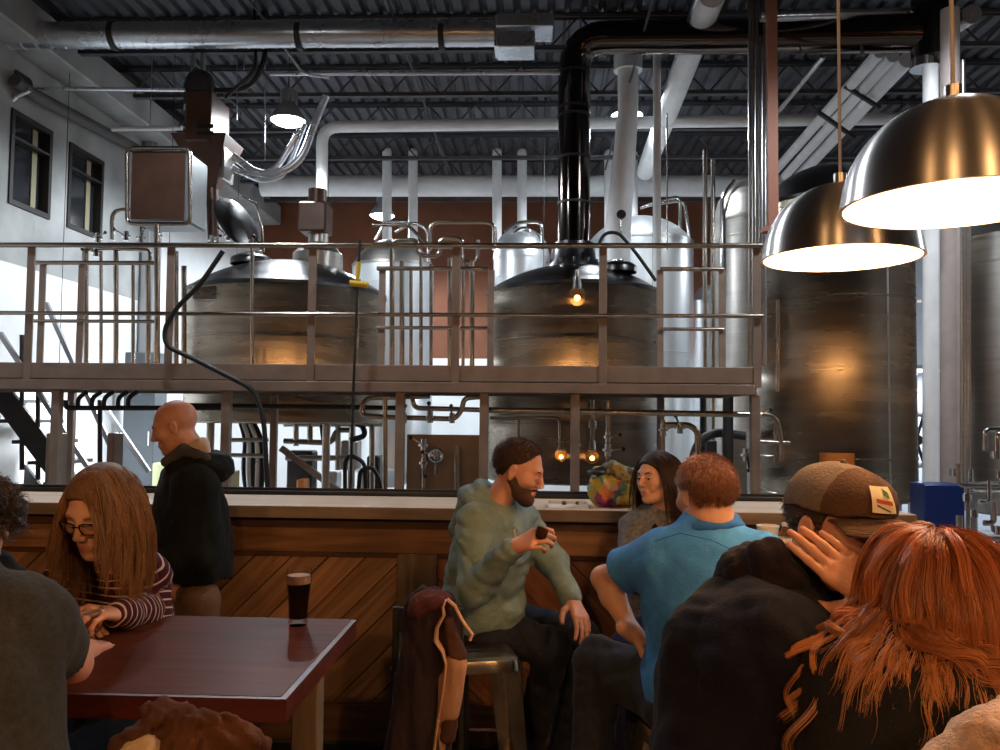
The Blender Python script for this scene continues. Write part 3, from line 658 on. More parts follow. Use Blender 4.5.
for i,(px,a,b) in enumerate(((184,0,110),(237,60,120),(265,60,160),(244,0,70))):
    tag(MB().cyl(P(px,a,9.9), P(px,b,9.9), .006, n=6).build('hanging_wire', GALV), ('long thin wire beside the hopper motor','thin wire just right of the hopper body','thin wire closest to the glowing high bay lamp','short thin wire under the spiral duct by the looped cable')[i], 'wire', 'wires around the hopper')
pipe_thing('slanting_rod','thin grey rod slanting down from the roof beside the spiral duct',[(250,0),(303,74),(330,78)],9.3,.016,GALV,'rod',bend=.1)
# round mirror like lid propped open
t = thing('propped_lid', 'round steel kettle lid propped open beneath the hopper', 'lid', P(240,240,9.3))
M = Matrix.Rotation(math.radians(62),4,'Y') @ Matrix.Rotation(math.radians(20),4,'X')
c = P(238,222,9.4)
MB().lathe([(.001,.05),(.2,.04),(.32,0),(.32,-.03),(.30,-.03),(.001,.03)], c, 36, M=M).build('lid', DOME, t)
MB().tube([c+Vector((.05,0,.3)), c+Vector((.22,-.05,.2)), c+Vector((.3,-.05,-.1)), c+Vector((.3,0,-.35))], .015).build('lid_arm', PIPE, t)
# hoses and cables over the walkway
tag(MB().pipe(pp([(223,251),(200,285),(176,308),(164,330),(166,346),(200,362),(255,390),(264,420),(268,498)],7.35), .022, 10, bend=.12).build('rubber_hose', BLACK), 'black rubber hose looping over the rails down past the walkway', 'hose')
t = thing('cable_pendant', 'hanging black cable with a yellow grip in front of the left kettle', 'cable', P(357,500,7.4))
MB().pipe(pp([(360,240),(357,300),(353,400),(350,496)],7.4), .012, 8).build('cable', BLACK, t)
MB().tube(pp([(359,262),(357,284)],7.38), .02).tube(pp([(350,283),(368,285)],7.38), .028).build('grip', YELLOW, t)
tag(MB().pipe(pp([(598,246),(604,233),(618,232),(634,250),(656,281)],9.4), .02, 8, bend=.2).build('rubber_hose', BLACK), 'short black hose arching over the rim of the tall-ducted kettle', 'hose')
# ================================================================== PIPEWORK UNDER THE WALKWAY
pipe_thing('process_pipe','long steel pipe running below the walkway and turning down at its end',[(484,410),(776,415),(781,440),(781,462)],7.9,.028,PIPE,bend=.12)
pipe_thing('process_pipe','short parallel pipe ending beside the turned-down one',[(757,442),(790,443)],7.9,.02,PIPE)
pipe_thing('process_pipe','short upright stub next to the turned-down pipe',[(775,418),(775,462)],8.0,.016,PIPE)
pipe_thing('process_pipe','looped steel pipe under the walkway near its middle column',[(430,396),(368,398),(362,405),(362,415),(380,417),(455,419),(462,410),(464,398),(480,397)],7.8,.024,PIPE,bend=.08)
pipe_thing('process_pipe','straight pipe behind the looped one reaching the middle column',[(412,396),(414,408),(484,410)],8.0,.024,PIPE,bend=.08)
pipe_thing('process_pipe','long dark pipe close beneath the left kettle',[(165,405),(400,408)],8.3,.024,BLACK)
pipe_thing('process_pipe','pipe hooking down beside the cardigan woman',[(665,425),(690,425),(698,432),(698,465)],8.2,.03,PIPE,bend=.1)
pipe_thing('process_pipe','upright pipe crossing the looped pipe',[(385,396),(385,500)],7.8,.024,PIPE)
pipe_thing('process_pipe','upright pipe behind the colourful bag',[(608,400),(608,490)],8.1,.022,PIPE)
pipe_thing('process_pipe','slim upright pipe with clamp between kettle and tank',[(663,420),(663,490)],8.4,.022,PIPE)
for i,(px,py,D,s,a) in enumerate(((608,450,8.05,1.0,.1),(608,437,8.05,.8,.2),(436,455,8.2,.9,2.9),(424,463,8.2,.9,-1.4),(424,445,8.2,1.,2.6),(663,430,8.3,1.,.3),(680,428,8.2,.9,2.),(757,416,7.85,.9,.5),(430,417,7.75,.9,1.6),(452,418,7.75,.8,1.6),(746,455,8.0,1.,-1.5),(404,418,7.7,.8,1.4))):
    valve(P(px,py,D), s, ['valve on the upright pipe behind the colourful bag','smaller valve higher on the upright pipe behind the colourful bag','brass-bright valve in the middle of the flat steel panel','lower valve on the steel panel stand pipe','upper valve on the steel panel stand pipe','valve at the kettle and tank gap pipe','valve at the bend of the hooked pipe','valve where the long pipe passes the end column','valve on the looped pipe just right of the column','valve at the far bend of the looped pipe','hanging valve between the end column and the blue-shirted man','valve on the looped pipe in front of the column'][i], a)
t = thing('steel_panel', 'flat brushed steel panel with stand pipes under the walkway', 'panel', P(443,495,8.45))
MB().box(P(406,500,8.45), P(482,435,8.5), .004).build('panel', mat('dull_steel_panel',(.22,.18,.155),.45,.8,noise=.15,nscale=2), t)
MB().cyl(P(424,440,8.25), P(424,495,8.25), .022).cyl(P(457,445,8.25), P(457,495,8.25), .03).cyl(P(436,455,8.25), P(436,475,8.25), .015).build('stand_pipe', PIPE, t)
MB().lathe([(.045,-.01),(.06,-.02),(.075,-.01),(.06,0),(.045,-.01)], P(436,455,8.15), 24, ax='y').build('round_fitting', CHROME, t)
m = thing('pump_skid', 'cluttered steel pump skid with hoses beyond the counter', 'pump', P(320,490,10.6))
for i,(a,c) in enumerate((((286,450),(318,492)),((340,440),(362,470)),((366,455),(384,492)),((322,470),(342,495)))):
    MB().box(P(a[0],c[1],10.6+.1*i), P(c[0],a[1],10.9+.1*i), .02).build('pump_casing', (DARKMETAL,STEEL,DARKMETAL,BRIGHT)[i], m)
for i,pts in enumerate(([(284,424),(384,424)],[(284,441),(332,443),(336,430),(350,430)],[(286,458),(350,458)],[(350,424),(362,424),(366,436),(350,440)],[(310,424),(310,441)],[(322,424),(324,440)],[(338,426),(338,470)],[(372,420),(372,495)],[(296,424),(296,446)])):
    MB().pipe(pp(pts,10.2), .035, bend=.1).build('skid_pipe', (STEEL,PIPE,STEEL,DARKMETAL,PIPE,DARKMETAL)[i%6], m)
MB().bar(P(281,448,10), P(340,492,10), .07,.07).build('brace', FRAME, m)
for i in range(5): tag(MB().pipe(pp([(240+i*3,420),(246+i*4,440),(243+i*5,470),(248+i*3,500)],9.8), .03+.008*(i%2), 10, bend=.5).build('transfer_hose', (BLACK,WHITEP,BLACK,GALV,BLACK)[i]), ('black transfer hose, outermost of the hanging bunch','white transfer hose among the black ones','black transfer hose in the middle of the hanging bunch','grey transfer hose in the hanging bunch','black transfer hose nearest the brown column')[i], 'hose', 'hoses hanging under the left kettle')
for i,(pts) in enumerate(([(345,500),(345,462),(350,455),(365,462),(366,500)],[(358,500),(360,470),(372,466),(380,480),(381,500)],[(228,440),(268,440)],[(228,455),(268,456)])):
    pipe_thing('low_pipe', ['black hose arched above the counter near the panel','second black hose arched beside the first','upper thin pipe behind the hanging hoses','lower thin pipe behind the hanging hoses'][i], pts, 9.6, .025, BLACK if i < 2 else STEEL, 'pipe', bend=.1)
for i,(a,b,D,c,lb) in enumerate((((700,440),(712,480),10.5,DARKMETAL,'dark narrow steel box behind the blue-shirted man'),((722,436),(742,496),11,STEEL,'steel box behind the end column of the walkway'),((664,466),(694,500),11,STEEL,'low steel box right behind the cardigan woman'),((228,470),(240,498),10,mat('dull_yellow_crate',(.4,.38,.2),.6),'dull yellow crate below the hanging hoses'),((296,478),(310,500),10.3,mat('orange_bottle',(.8,.3,.08),.4),'small orange and white container beyond the counter'),((925,482),(948,528),7.55,mat('blue_box_plastic',(.012,.03,.16),.35),'blue plastic control box on the floor pipework beside the drop pipes'),((152,462),(168,476),11,mat('green_papers',(.5,.55,.3),.7),'greenish clutter on the shelf behind the bald man'))):
    q0 = P(a[0],b[1],D); tag(MB().box((q0.x,D,0), P(b[0],a[1],D+.3), .012).build('equipment_box', c), lb, 'box')
pipe_thing('process_pipe','dark elbow pipe behind the blue-shirted man head',[(693,560),(693,455),(700,440),(716,432),(745,436)],9.6,.05,DARKMETAL,bend=.2)
pipe_thing('process_pipe','thick dark column pipe beside the end of the walkway',[(728,390),(728,562)],9.4,.06,DARKMETAL)
pipe_thing('process_pipe','upright dark pipe in front of the bright far tanks',[(703,390),(703,548)],10.4,.04,DARKMETAL)
# right-hand bright gap
t = thing('partition_wall', 'bright white partition seen between the dark tank and the drop pipes', 'partition', P(935,500,13.2))
MB().box((P(880,500,13.2).x,13.2,0),(P(1010,500,13.2).x,13.3,P(935,222,13.2).z)).build('panel', mat('bluish_white_panel',(.62,.68,.80),.5,noise=.05), t)
MB().box((P(880,500,13.2).x,13.17,P(935,300,13.2).z),(P(1010,500,13.2).x,13.2,P(935,303,13.2).z)).build('panel_trim', STEEL, t)
t = thing('hose_reel', 'round steel hand wheel on a tank door beyond the drop pipes', 'wheel', P(916,480,11))
c = P(916,440,11)
MB().lathe([(.33,-.02),(.36,0),(.33,.02),(.30,0),(.33,-.02)], c, 36, ax='y').build('rim', STEEL, t)
m = MB()
for k in range(5): a = 2*PI*k/5; m.cyl(c, c+Vector((.32*math.cos(a),0,.32*math.sin(a))), .02)
m.cyl(c+Vector((0,-.05,0)), c+Vector((0,.05,0)), .07); m.build('spoke', DARKMETAL, t)
MB().box((c.x-.05,11.05,0),(c.x+.05,11.15,c.z)).build('stand', STEEL, t)
rr = random.Random(5)
t = thing('floor_pipework', 'tangle of shiny valves and pipes on the floor at the foot of the edge tank', 'pipes', P(975,600,7.6))
for k in range(16):
    px = rr.uniform(950,1000); py = rr.uniform(440,600); D = rr.uniform(7.0,8.0)
    q = P(px,py,D); e = q+Vector((rr.choice((-.2,.2,0)),0,rr.choice((-.18,.18)))); MB().pipe([q,(q.x,q.y,e.z),(e.x+.12,e.y,e.z)], rr.uniform(.012,.028), bend=.05).build('pipe_run', CHROME if k%2 else STEEL, t)
for k in range(8):
    q = P(rr.uniform(952,1000), rr.uniform(450,600), 7.1); MB().cyl(q-Vector((0,0,.03)), q+Vector((0,0,.03)), rr.uniform(.03,.05)).build('fitting', CHROME, t)
MB().box(P(955,575,7.9)-Vector((0,0,.0)), P(1040,562,8.6)).build('skid_plate', BRIGHT, t)
# ================================================================== SOFT FORMS: blended solids turned into one skin
def op_c(a, b, ra, rb, k=.02, m=1): return ['c', Vector(a), Vector(b), ra, rb, k, m]
def op_e(c, r, k=.02, m=1, R=None): return ['e', Vector(c), tuple(r), R or Matrix.Identity(3), 0, k, m]
def op_f(fn): return ['f', fn]
def xf(M, ops):
    R = M.to_3x3(); s = R.col[0].length; Rn = R * (1/s); out = []
    for o in ops:
        if o[0] == 'c': out.append(['c', M@o[1], M@o[2], o[3]*s, o[4]*s, o[5]*s, o[6]])
        elif o[0] == 'e': out.append(['e', M@o[1], tuple(x*s for x in o[2]), Rn@o[3], 0, o[5]*s, o[6]])
        else:
            Mi = np.array(M.inverted()); fn = o[1]
            out.append(['f', lambda X, Y, Z, d, Mi=Mi, fn=fn, s=s: fn(Mi[0,0]*X+Mi[0,1]*Y+Mi[0,2]*Z+Mi[0,3], Mi[1,0]*X+Mi[1,1]*Y+Mi[1,2]*Z+Mi[1,3], Mi[2,0]*X+Mi[2,1]*Y+Mi[2,2]*Z+Mi[2,3], d/s)*s])
    return out
def solid(ops, h, disp=None, lo=None, hi=None):
    L = np.array([1e9]*3); H = -L
    for o in ops:
        if o[0] == 'f' or o[-1] != 1: continue
        if o[0] == 'c':
            r = max(o[3], o[4]); p = np.array([o[1], o[2]]); L = np.minimum(L, p.min(0)-r); H = np.maximum(H, p.max(0)+r)
        else: r = max(o[2]); L = np.minimum(L, np.array(o[1])-r); H = np.maximum(H, np.array(o[1])+r)
    L -= 4*h+.012; H += 4*h+.012
    if lo is not None: L = np.maximum(L, lo)
    if hi is not None: H = np.minimum(H, hi)
    n = np.ceil((H-L)/h).astype(int)+1
    ax = [L[i]+np.arange(n[i])*h for i in range(3)]
    F = np.full(tuple(n), 1.0, np.float32)
    for o in ops:
        if o[0] == 'f':
            F = o[1](ax[0][:,None,None], ax[1][None,:,None], ax[2][None,None,:], F).astype(np.float32); continue
        k, m = o[5], o[6]; mg = k+3*h
        if o[0] == 'c': r = max(o[3], o[4]); a = np.minimum(o[1], o[2])-r-mg; b = np.maximum(o[1], o[2])+r+mg
        else: r = max(o[2]); a = np.array(o[1])-r-mg; b = np.array(o[1])+r+mg
        i0 = np.clip(np.floor((a-L)/h).astype(int), 0, n); i1 = np.clip(np.ceil((b-L)/h).astype(int)+1, 0, n)
        if (i1 <= i0).any(): continue
        sl = tuple(slice(i0[i], i1[i]) for i in range(3))
        X = ax[0][sl[0]][:,None,None]; Y = ax[1][sl[1]][None,:,None]; Z = ax[2][sl[2]][None,None,:]
        if o[0] == 'c':
            A, B = o[1], o[2]; D = B-A; dd = max(D.length_squared, 1e-9)
            x, y, z = X-A.x, Y-A.y, Z-A.z
            t = np.clip((x*D.x+y*D.y+z*D.z)/dd, 0, 1)
            d = np.sqrt((x-t*D.x)**2+(y-t*D.y)**2+(z-t*D.z)**2)-(o[3]+(o[4]-o[3])*t)
        else:
            C, R = o[1], o[3]; x, y, z = X-C.x, Y-C.y, Z-C.z; q = 0; g = 0
            for j in range(3):
                w_ = x*R[0][j]+y*R[1][j]+z*R[2][j]; q = q+(w_/o[2][j])**2; g = g+(w_/o[2][j]**2)**2
            k0 = np.sqrt(q); k1 = np.sqrt(g)+1e-6; d = k0*(k0-1)/k1
        f = F[sl]
        if m == 1:
            hh = np.maximum(k-np.abs(f-d), 0)/k; F[sl] = np.minimum(f, d)-hh*hh*k*.25
        elif m == -1:
            d = -d; hh = np.maximum(k-np.abs(f-d), 0)/k; F[sl] = np.maximum(f, d)+hh*hh*k*.25
    if disp is not None: F = F+disp(ax[0][:,None,None], ax[1][None,:,None], ax[2][None,None,:]).astype(np.float32)
    F[0]=F[-1]=1; F[:,0]=F[:,-1]=1; F[:,:,0]=F[:,:,-1]=1
    ins = F < 0; nc = n-1; S = np.zeros((int(np.prod(nc)), 3)); C = np.zeros(int(np.prod(nc))); quads = []
    st = np.array([nc[1]*nc[2], nc[2], 1])
    for a in range(3):
        s0 = [slice(None)]*3; s1 = [slice(None)]*3; s0[a] = slice(0,-1); s1[a] = slice(1,None); s0, s1 = tuple(s0), tuple(s1)
        m = ins[s0] != ins[s1]; idx = np.argwhere(m); f0 = F[s0][m]; f1 = F[s1][m]; t = f0/(f0-f1)
        pos = idx.astype(float); pos[:,a] += t; o1, o2 = (a+1)%3, (a+2)%3; ids = []
        for d1, d2 in ((0,0),(-1,0),(-1,-1),(0,-1)):
            c = idx.copy(); c[:,o1] += d1; c[:,o2] += d2; ci = c@st; ids.append(ci)
            C += np.bincount(ci, minlength=len(C))[:len(C)]
            for j in range(3): S[:,j] += np.bincount(ci, pos[:,j], minlength=len(C))[:len(C)]
        q = np.stack(ids, 1); fl = ins[s0][m]; q[~fl] = q[~fl][:,::-1]; quads.append(q)
    act = C > 0; mp = np.cumsum(act)-1; V = S[act]/C[act][:,None]*h+L
    Q = mp[np.concatenate(quads)]
    return V, Q
def waves(amp, freq, seed, st=(1,1,1), n=5, ridge=True):
    amp *= 1.35 if amp > .003 else 1
    if n == 5 and amp > .005 or n == 6:
        f1, f2 = waves(amp/1.35, freq, seed, st, 4, ridge), waves(amp/1.35*.5, freq*2.4, seed+50, st, 4, ridge); return lambda X, Y, Z: f1(X,Y,Z)+f2(X,Y,Z)
    r = random.Random(seed); W = [(Vector((r.gauss(0,1)*st[0], r.gauss(0,1)*st[1], r.gauss(0,1)*st[2])).normalized()*freq*r.uniform(.5,1.6), r.uniform(0,6.28)) for _ in range(n)]
    def f(X, Y, Z):
        wx = .35*np.sin(X*freq*.6+Z*freq*.35+seed); wy = .35*np.sin(Y*freq*.5+X*freq*.4)
        s = 0
        for v, p in W:
            q = np.sin(v.x*X+v.y*Y+v.z*Z+p+wx*2+wy*2); s = s+((1-2*np.abs(q))*.7 if ridge else q)
        return amp*s/n*1.6
    return f
def merge(parts):
    V, Q, o = [], [], 0
    for v, q in parts: V.append(v); Q.append(q+o); o += len(v)
    return np.concatenate(V), np.concatenate(Q)
def put(name, VQ, m, parent, mi=None):
    return mesh_obj(name, VQ[0], np.asarray(VQ[1]), m, parent, True, mi)
# ---- head
def head_mat(c, fwd, roll=0, s=1.0, up=(0,0,1)):
    f = Vector(fwd).normalized(); u = Vector(up); r = f.cross(u).normalized(); u = r.cross(f)
    M = Matrix(((r.x,f.x,u.x,0),(r.y,f.y,u.y,0),(r.z,f.z,u.z,0),(0,0,0,1)))
    return Matrix.Translation(Vector(c)) @ M @ Matrix.Rotation(roll,4,'Y') @ Matrix.Scale(s,4)
def head_ops(fem=False, closed=False, smile=False, ears=True, ey=0.):
    j = .9 if fem else 1.0; o = [
     op_e((0,-.015,.035),(.075,.097,.086),.01), op_e((0,.022,-.025),(.060*j,.066,.085),.03),
     op_c((-.03*j,.03,-.078),(.03*j,.03,-.078),.022,.022,.03), op_c((-.05*j,-.005,-.055),(-.022,.06,-.095),.018,.014,.03), op_c((.05*j,-.005,-.055),(.022,.06,-.095),.018,.014,.03),
     op_e((0,.074,-.098),(.02*j,.016,.016),.025),
     op_c((-.034,.074,.026),(.034,.074,.026),.013,.013,.02), op_e((-.043,.058,-.02),(.024,.024,.022),.025), op_e((.043,.058,-.02),(.024,.024,.022),.025),
     op_e((-.032,.101,.004),(.017,.018,.012),.014,-1), op_e((.032,.101,.004),(.017,.018,.012),.014,-1),
     op_c((0,.088,.018),(0,.109,-.024),.0075,.0105,.012), op_e((-.011,.101,-.030),(.0085,.011,.0075),.006), op_e((.011,.101,-.030),(.0085,.011,.0075),.006),
     op_e((0,.0815,-.062),(.026,.015,.02),.015),
     op_c((-.017,.0855,-.0580),(.017,.0855,-.0580),.0044,.0044,.008), op_c((-.013,.085,-.0660),(.013,.085,-.0660),.0048,.0048,.008),
     op_c((-.020,.0915,-.0620),(.020,.0915,-.0620),.0012,.0012,.003,-1),
     op_c((0,-.025,-.06),(0,-.048,-.19),.050*j,.054*j,.03)]
    if smile: o += [op_e((-.036,.066,-.045),(.016,.016,.014),.015), op_e((.036,.066,-.045),(.016,.016,.014),.015)]
    for s in (-1,1):
        zz = .001 if closed else .0095
        o += [op_c((s*.044,.076,zz-.002),(s*.021,.085,zz),.0055,.005,.005), op_c((s*.043,.077,-.0065),(s*.021,.084,-.0065),.004,.004,.004)]
        if closed: o += [op_e((s*.032,.081,.001),(.013,.010,.010),.004)]
        if ears: o += [op_e((s*.079,-.008+ey,-.004),(.007,.018,.030),.008), op_e((s*.081,-.008+ey,-.027),(.006,.010,.011),.006), op_e((s*.0872,-.003+ey,.002),(.006,.0095,.017),.003,-1)]
    return o
SKINC = {}
def skin(tone='fair'):
    c = {'fair': (.62,.34,.24), 'pink': (.60,.30,.21), 'tan': (.48,.25,.16)}[tone]
    return mat('skin_'+tone, c, .5, 0, noise=.07, nscale=25, bump=.08, bscale=180, sss=.12, spec=.35)
LIP = mat('lip_skin', (.52,.20,.15), .42)
def hand_ops(w, d, n, side=1, curl=(.5,.6,.6,.6), s=1.0, thumb=(.75,.55,-.35), tcurl=.3, spread=.06):
    """w wrist point, d direction to the fingers, n back-of-hand normal, side +1 right hand"""
    y = Vector(d).normalized(); z = Vector(n); z = (z-y*z.dot(y)).normalized(); x = y.cross(z)
    M = Matrix(((x.x,y.x,z.x,w[0]),(x.y,y.y,z.y,w[1]),(x.z,y.z,z.z,w[2]),(0,0,0,1))) @ Matrix.Scale(s,4)
    o = [op_c((0,-.03,0),(0,.015,0),.026,.022,.02)]
    X = (-.032,-.011,.010,.030); Y = (.088,.093,.088,.079); LN = ((.043,.026,.021),(.048,.030,.022),(.045,.028,.021),(.034,.021,.019))
    for i in range(4):
        k = Vector((X[i]*side,Y[i],0)); o.append(op_c((X[i]*side*.55,.012,0), k, .0135,.0115,.016))
        p = k; a = curl[i]*.6; r = .0098 if i < 3 else .0085; sp = (i-1.5)*spread*side
        for j in range(3):
            q = p+Vector((math.sin(sp)*math.cos(a), math.cos(a)*math.cos(sp), -math.sin(a)))*LN[i][j]; o.append(op_c(p, q, r, r*.9, .004)); p = q; r *= .9; a += curl[i]
    p = Vector((-.022*side,.018,-.006)); t = Vector((-thumb[0]*side,thumb[1],thumb[2])).normalized(); r = .0135
    for j,ln in enumerate((.044,.032,.026)):
        q = p+t*ln; o.append(op_c(p, q, r, r*.86, .008)); p = q; r *= .87; t = (t+Vector((side*.35*tcurl*2,.3,-.25*tcurl))).normalized()
    return xf(M, o), M
def torso_frame(pel, neck, shl, shr):
    u = (Vector(neck)-Vector(pel)).normalized(); r = (Vector(shr)-Vector(shl)); r = (r-u*r.dot(u)).normalized(); f = u.cross(r)
    return Matrix(((r.x,f.x,u.x),(r.y,f.y,u.y),(r.z,f.z,u.z)))
def torso_ops(pel, neck, shl, shr, w=1., g=0., dep=1.):
    pel, neck, shl, shr = map(Vector, (pel, neck, shl, shr)); R = torso_frame(pel, neck, shl, shr); D = neck-pel
    sc = (shl+shr)/2
    return [op_e(pel+D*.06,(.165*w+g,.125*dep+g,.13+g),.05,1,R), op_e(pel+D*.36,(.145*w+g,.112*dep+g,.17+g),.08,1,R), op_e(pel.lerp(sc,.72),(.172*w+g,.122*dep+g,.18+g),.08,1,R),
            op_c(shl.lerp(sc,.12), shr.lerp(sc,.12), .058+g,.058+g,.07), op_c(sc.lerp(shl,.5), neck, .05+g,.05+g,.06), op_c(sc.lerp(shr,.5), neck, .05+g,.05+g,.06)], R
def arm_ops(sh, el, wr, r=(.062,.052,.036), k=.035): return [op_c(sh, el, r[0], r[1], k), op_c(el, wr, r[1]*.97, r[2], .025)]
def leg_ops(hip, kn, an, r=(.088,.064,.052), k=.05): return [op_c(hip, kn, r[0], r[1], k), op_c(kn, an, r[1]*.98, r[2], .03)]
def cloth(name, col, rough=.9, noise=.12, bump=.25, bscale=160, sheen=.03, nscale=14): return mat(name, col, rough, 0, noise=noise, nscale=nscale, bump=bump, bscale=bscale, sheen=sheen, spec=.12)
def ring_ops(c, rx, ry, r, tilt=.3, a0=-180, a1=180, n=14, k=.012, back=(0,-1,0)):
    b = Vector(back).normalized(); s = b.cross(Vector((0,0,1))); pts = []
    for i in range(n+1):
        a = math.radians(a0+(a1-a0)*i/n); pts.append(Vector(c)+b*ry*math.cos(a)+s*rx*math.sin(a)+Vector((0,0,tilt*ry*math.cos(a))))
    return [op_c(p, q, r, r, k) for p, q in zip(pts, pts[1:])]
# ---- hair
def hair_mat(name, c0, c1, tip=None, rough=.42):
    if name in MATS: return MATS[name]
    m = mat(name, c0, rough, spec=.6); nt = m.node_tree; N = nt.nodes; L = nt.links; g = N.new('ShaderNodeNewGeometry'); r = N.new('ShaderNodeValToRGB')
    r.color_ramp.elements[0].color = (*c0,1); r.color_ramp.elements[1].color = (*c1,1); la = N.new('ShaderNodeAttribute'); la.attribute_name = 'lock'; mm = N.new('ShaderNodeMath'); mm.operation = 'MULTIPLY'; mm.inputs[1].default_value = .65; m2 = N.new('ShaderNodeMath'); m2.operation = 'MULTIPLY_ADD'; m2.inputs[1].default_value = .35
    L.new(la.outputs['Fac'], mm.inputs[0]); L.new(g.outputs['Random Per Island'], m2.inputs[0]); L.new(mm.outputs[0], m2.inputs[2]); L.new(m2.outputs[0], r.inputs[0])
    out = r.outputs[0]
    if tip:
        a = N.new('ShaderNodeAttribute'); a.attribute_name = 'along'; mx = N.new('ShaderNodeMix'); mx.data_type = 'RGBA'; mx.inputs[7].default_value = (*tip,1)
        L.new(a.outputs['Fac'], mx.inputs[0]); L.new(out, mx.inputs[6]); out = mx.outputs[2]
    L.new(out, m.node_tree.nodes['Principled BSDF'].inputs['Base Color'])
    return m
def hairline(y, back=-.055, front=.085, x=None):
    return np.interp(y, [-.13,-.045,-.026,.012,.03,.055,.085], [back,back+.015,.026,.034,.036,.062,front])
GP = [1]
def grow(M, locks, per, L, K, seed, grav=.12, curl=0., turns=3., lock_r=.008, lift=(.004,.016), comb=None, coll=(), r0=.0009, line=None, wav=0., Lvar=.25, face=None, curl_from=.3, Lz=0., swave=None, body=(), zmax=9, gather=0.):
    GP[0] = per; rg = np.random.default_rng(seed); C = np.array((0,-.015,.035)); RR = np.array((.0765,.0985,.0875)); pts = []
    line = line or (lambda y: hairline(y))
    while len(pts) < locks:
        v = rg.normal(size=(600,3)); v /= np.linalg.norm(v,axis=1)[:,None]; p = C+v*RR; ok = (p[:,2] > line(p[:,1])) & (p[:,2] < zmax); pts += list(p[ok])
    p = np.array(pts[:locks]); N = locks
    Mn = np.array(M); Mi = np.array(M.inverted()); sc = M.to_3x3().col[0].length
    toL = lambda q: q@Mi[:3,:3].T+Mi[:3,3]; toW = lambda q: q@Mn[:3,:3].T+Mn[:3,3]; down = Mi[:3,:3]@np.array((0,0,-1.)); down /= np.linalg.norm(down)
    if comb is None: comb = lambda q: np.stack([np.sign(q[:,0]+1e-6)*.8, -.5-0*q[:,0], -.3-0*q[:,0]],1)
    lf = rg.uniform(lift[0], lift[1], N)[:,None]; p = C+(p-C)*(1+lf*.2/.08); d = comb(p); d /= np.linalg.norm(d,axis=1)[:,None]
    step = L*(1+Lz*(p[:,2:3]-.035)/.09)*rg.uniform(1-Lvar,1+Lvar*.4,N)[:,None]/K; path = [p.copy()]
    cops = xf(M.inverted(), [o_ for o_ in body if o_[0] != 'f'])
    cw = [(toL(np.array(c)), r/sc) for c, r in coll]
    for i in range(K):
        d = d*(1-grav)+down*grav; d /= np.linalg.norm(d,axis=1)[:,None]; p = p+d*step
        R2 = RR+lf*min(1,(i+1)/3); q = (p-C)/R2; k = np.linalg.norm(q,axis=1)[:,None]; ins = (k < 1)
        p = np.where(ins, C+(p-C)/np.maximum(k,1e-3), p)
        if face:
            e = 1-((p[:,1]-.135)/.125)**2-((p[:,2]+.03)/.125)**2; hw = face[2]*np.sqrt(np.maximum(e,0)); sx = np.where(p[:,0] > face[0], 1, -1); p[:,0] = np.where((e > 0) & (np.abs(p[:,0]) < hw) & (p[:,2] < face[1]), sx*hw, p[:,0])
        if gather: lo_ = (p[:,2] < -.05)[:,None]; p = np.where(lo_, np.stack([p[:,0]*(1-gather), p[:,1], p[:,2]],1), p)
        for op in cops:
            if op[0] == 'e':
                Rm = np.array(op[3]); q = (p-np.array(op[1]))@Rm; k_ = np.linalg.norm(q/(np.array(op[2])+lf+.003),axis=1)[:,None]; p = np.where(k_ < 1, np.array(op[1])+(q/np.maximum(k_,.05))@Rm.T, p)
            elif op[0] == 'c':
                A = np.array(op[1]); D_ = np.array(op[2])-A; tt = np.clip(((p-A)@D_)/max(D_@D_,1e-9),0,1)[:,None]; v = p-A-tt*D_; ds = np.linalg.norm(v,axis=1)[:,None]; rq = op[3]+(op[4]-op[3])*tt+lf+.003; p = np.where(ds < rq, A+tt*D_+v/np.maximum(ds,1e-4)*rq, p)
        for c, r in cw:
            v = p-c; dist = np.linalg.norm(v,axis=1)[:,None]; p = np.where(dist < r+lf, c+v/np.maximum(dist,1e-4)*(r+lf), p)
        nd = p-path[-1]; nd /= np.maximum(np.linalg.norm(nd,axis=1)[:,None],1e-6); d = nd*.75+d*.25; path.append(p.copy())
    T = np.stack(path,1)                                  # N,K+1,3
    t = np.linspace(0,1,K+1)[None,:,None]; tan = np.gradient(T,axis=1); tan /= np.maximum(np.linalg.norm(tan,axis=2)[...,None],1e-6)
    ref = np.array((.2,.9,.3)); u = np.cross(tan, ref); u /= np.maximum(np.linalg.norm(u,axis=2)[...,None],1e-6); v = np.cross(tan,u)
    if curl:
        ph = rg.uniform(0,6.28,(N,1,1)); tr = turns*rg.uniform(.75,1.25,(N,1,1)); am = curl*np.clip((t-curl_from)/.35,0,1)*rg.uniform(.6,1.3,(N,1,1))
        sg = np.sign(rg.uniform(-1,1,(N,1,1))); T = T+u*am*np.cos(6.28*tr*t+ph)+v*am*np.sin(6.28*tr*t*1+ph)*sg*.8
    if swave:
        a_, lam = swave; s_ = t*(L/lam)*6.28; ph = T[:,:1,:1]*22+T[:,:1,1:2]*15+rg.uniform(-.6,.6,(N,1,1)); ev = np.clip((t-.12)/.3,0,1); T = T+u*a_*ev*np.sin(s_+ph)+v*a_*.6*ev*np.cos(s_*.9+ph*1.3)
    if wav:
        ph = rg.uniform(0,6.28,(N,1,1)); T = T+u*wav*np.sin(6.28*turns*t+ph)*t+v*wav*np.cos(4.1*turns*t+ph*2)*t
    # strands round each lock
    S = np.repeat(T, per, 0); u = np.repeat(u, per, 0); v = np.repeat(v, per, 0); a = rg.uniform(0,6.28,(N*per,1,1)); rr_ = lock_r*np.sqrt(rg.uniform(0,1,(N*per,1,1)))
    fan = (.9-.45*t) if curl else (.5+.7*t*(1-t)*2)
    S = S+(u*np.cos(a)+v*np.sin(a))*rr_*fan+rg.normal(size=(N*per,1,3))*.0012*t*3
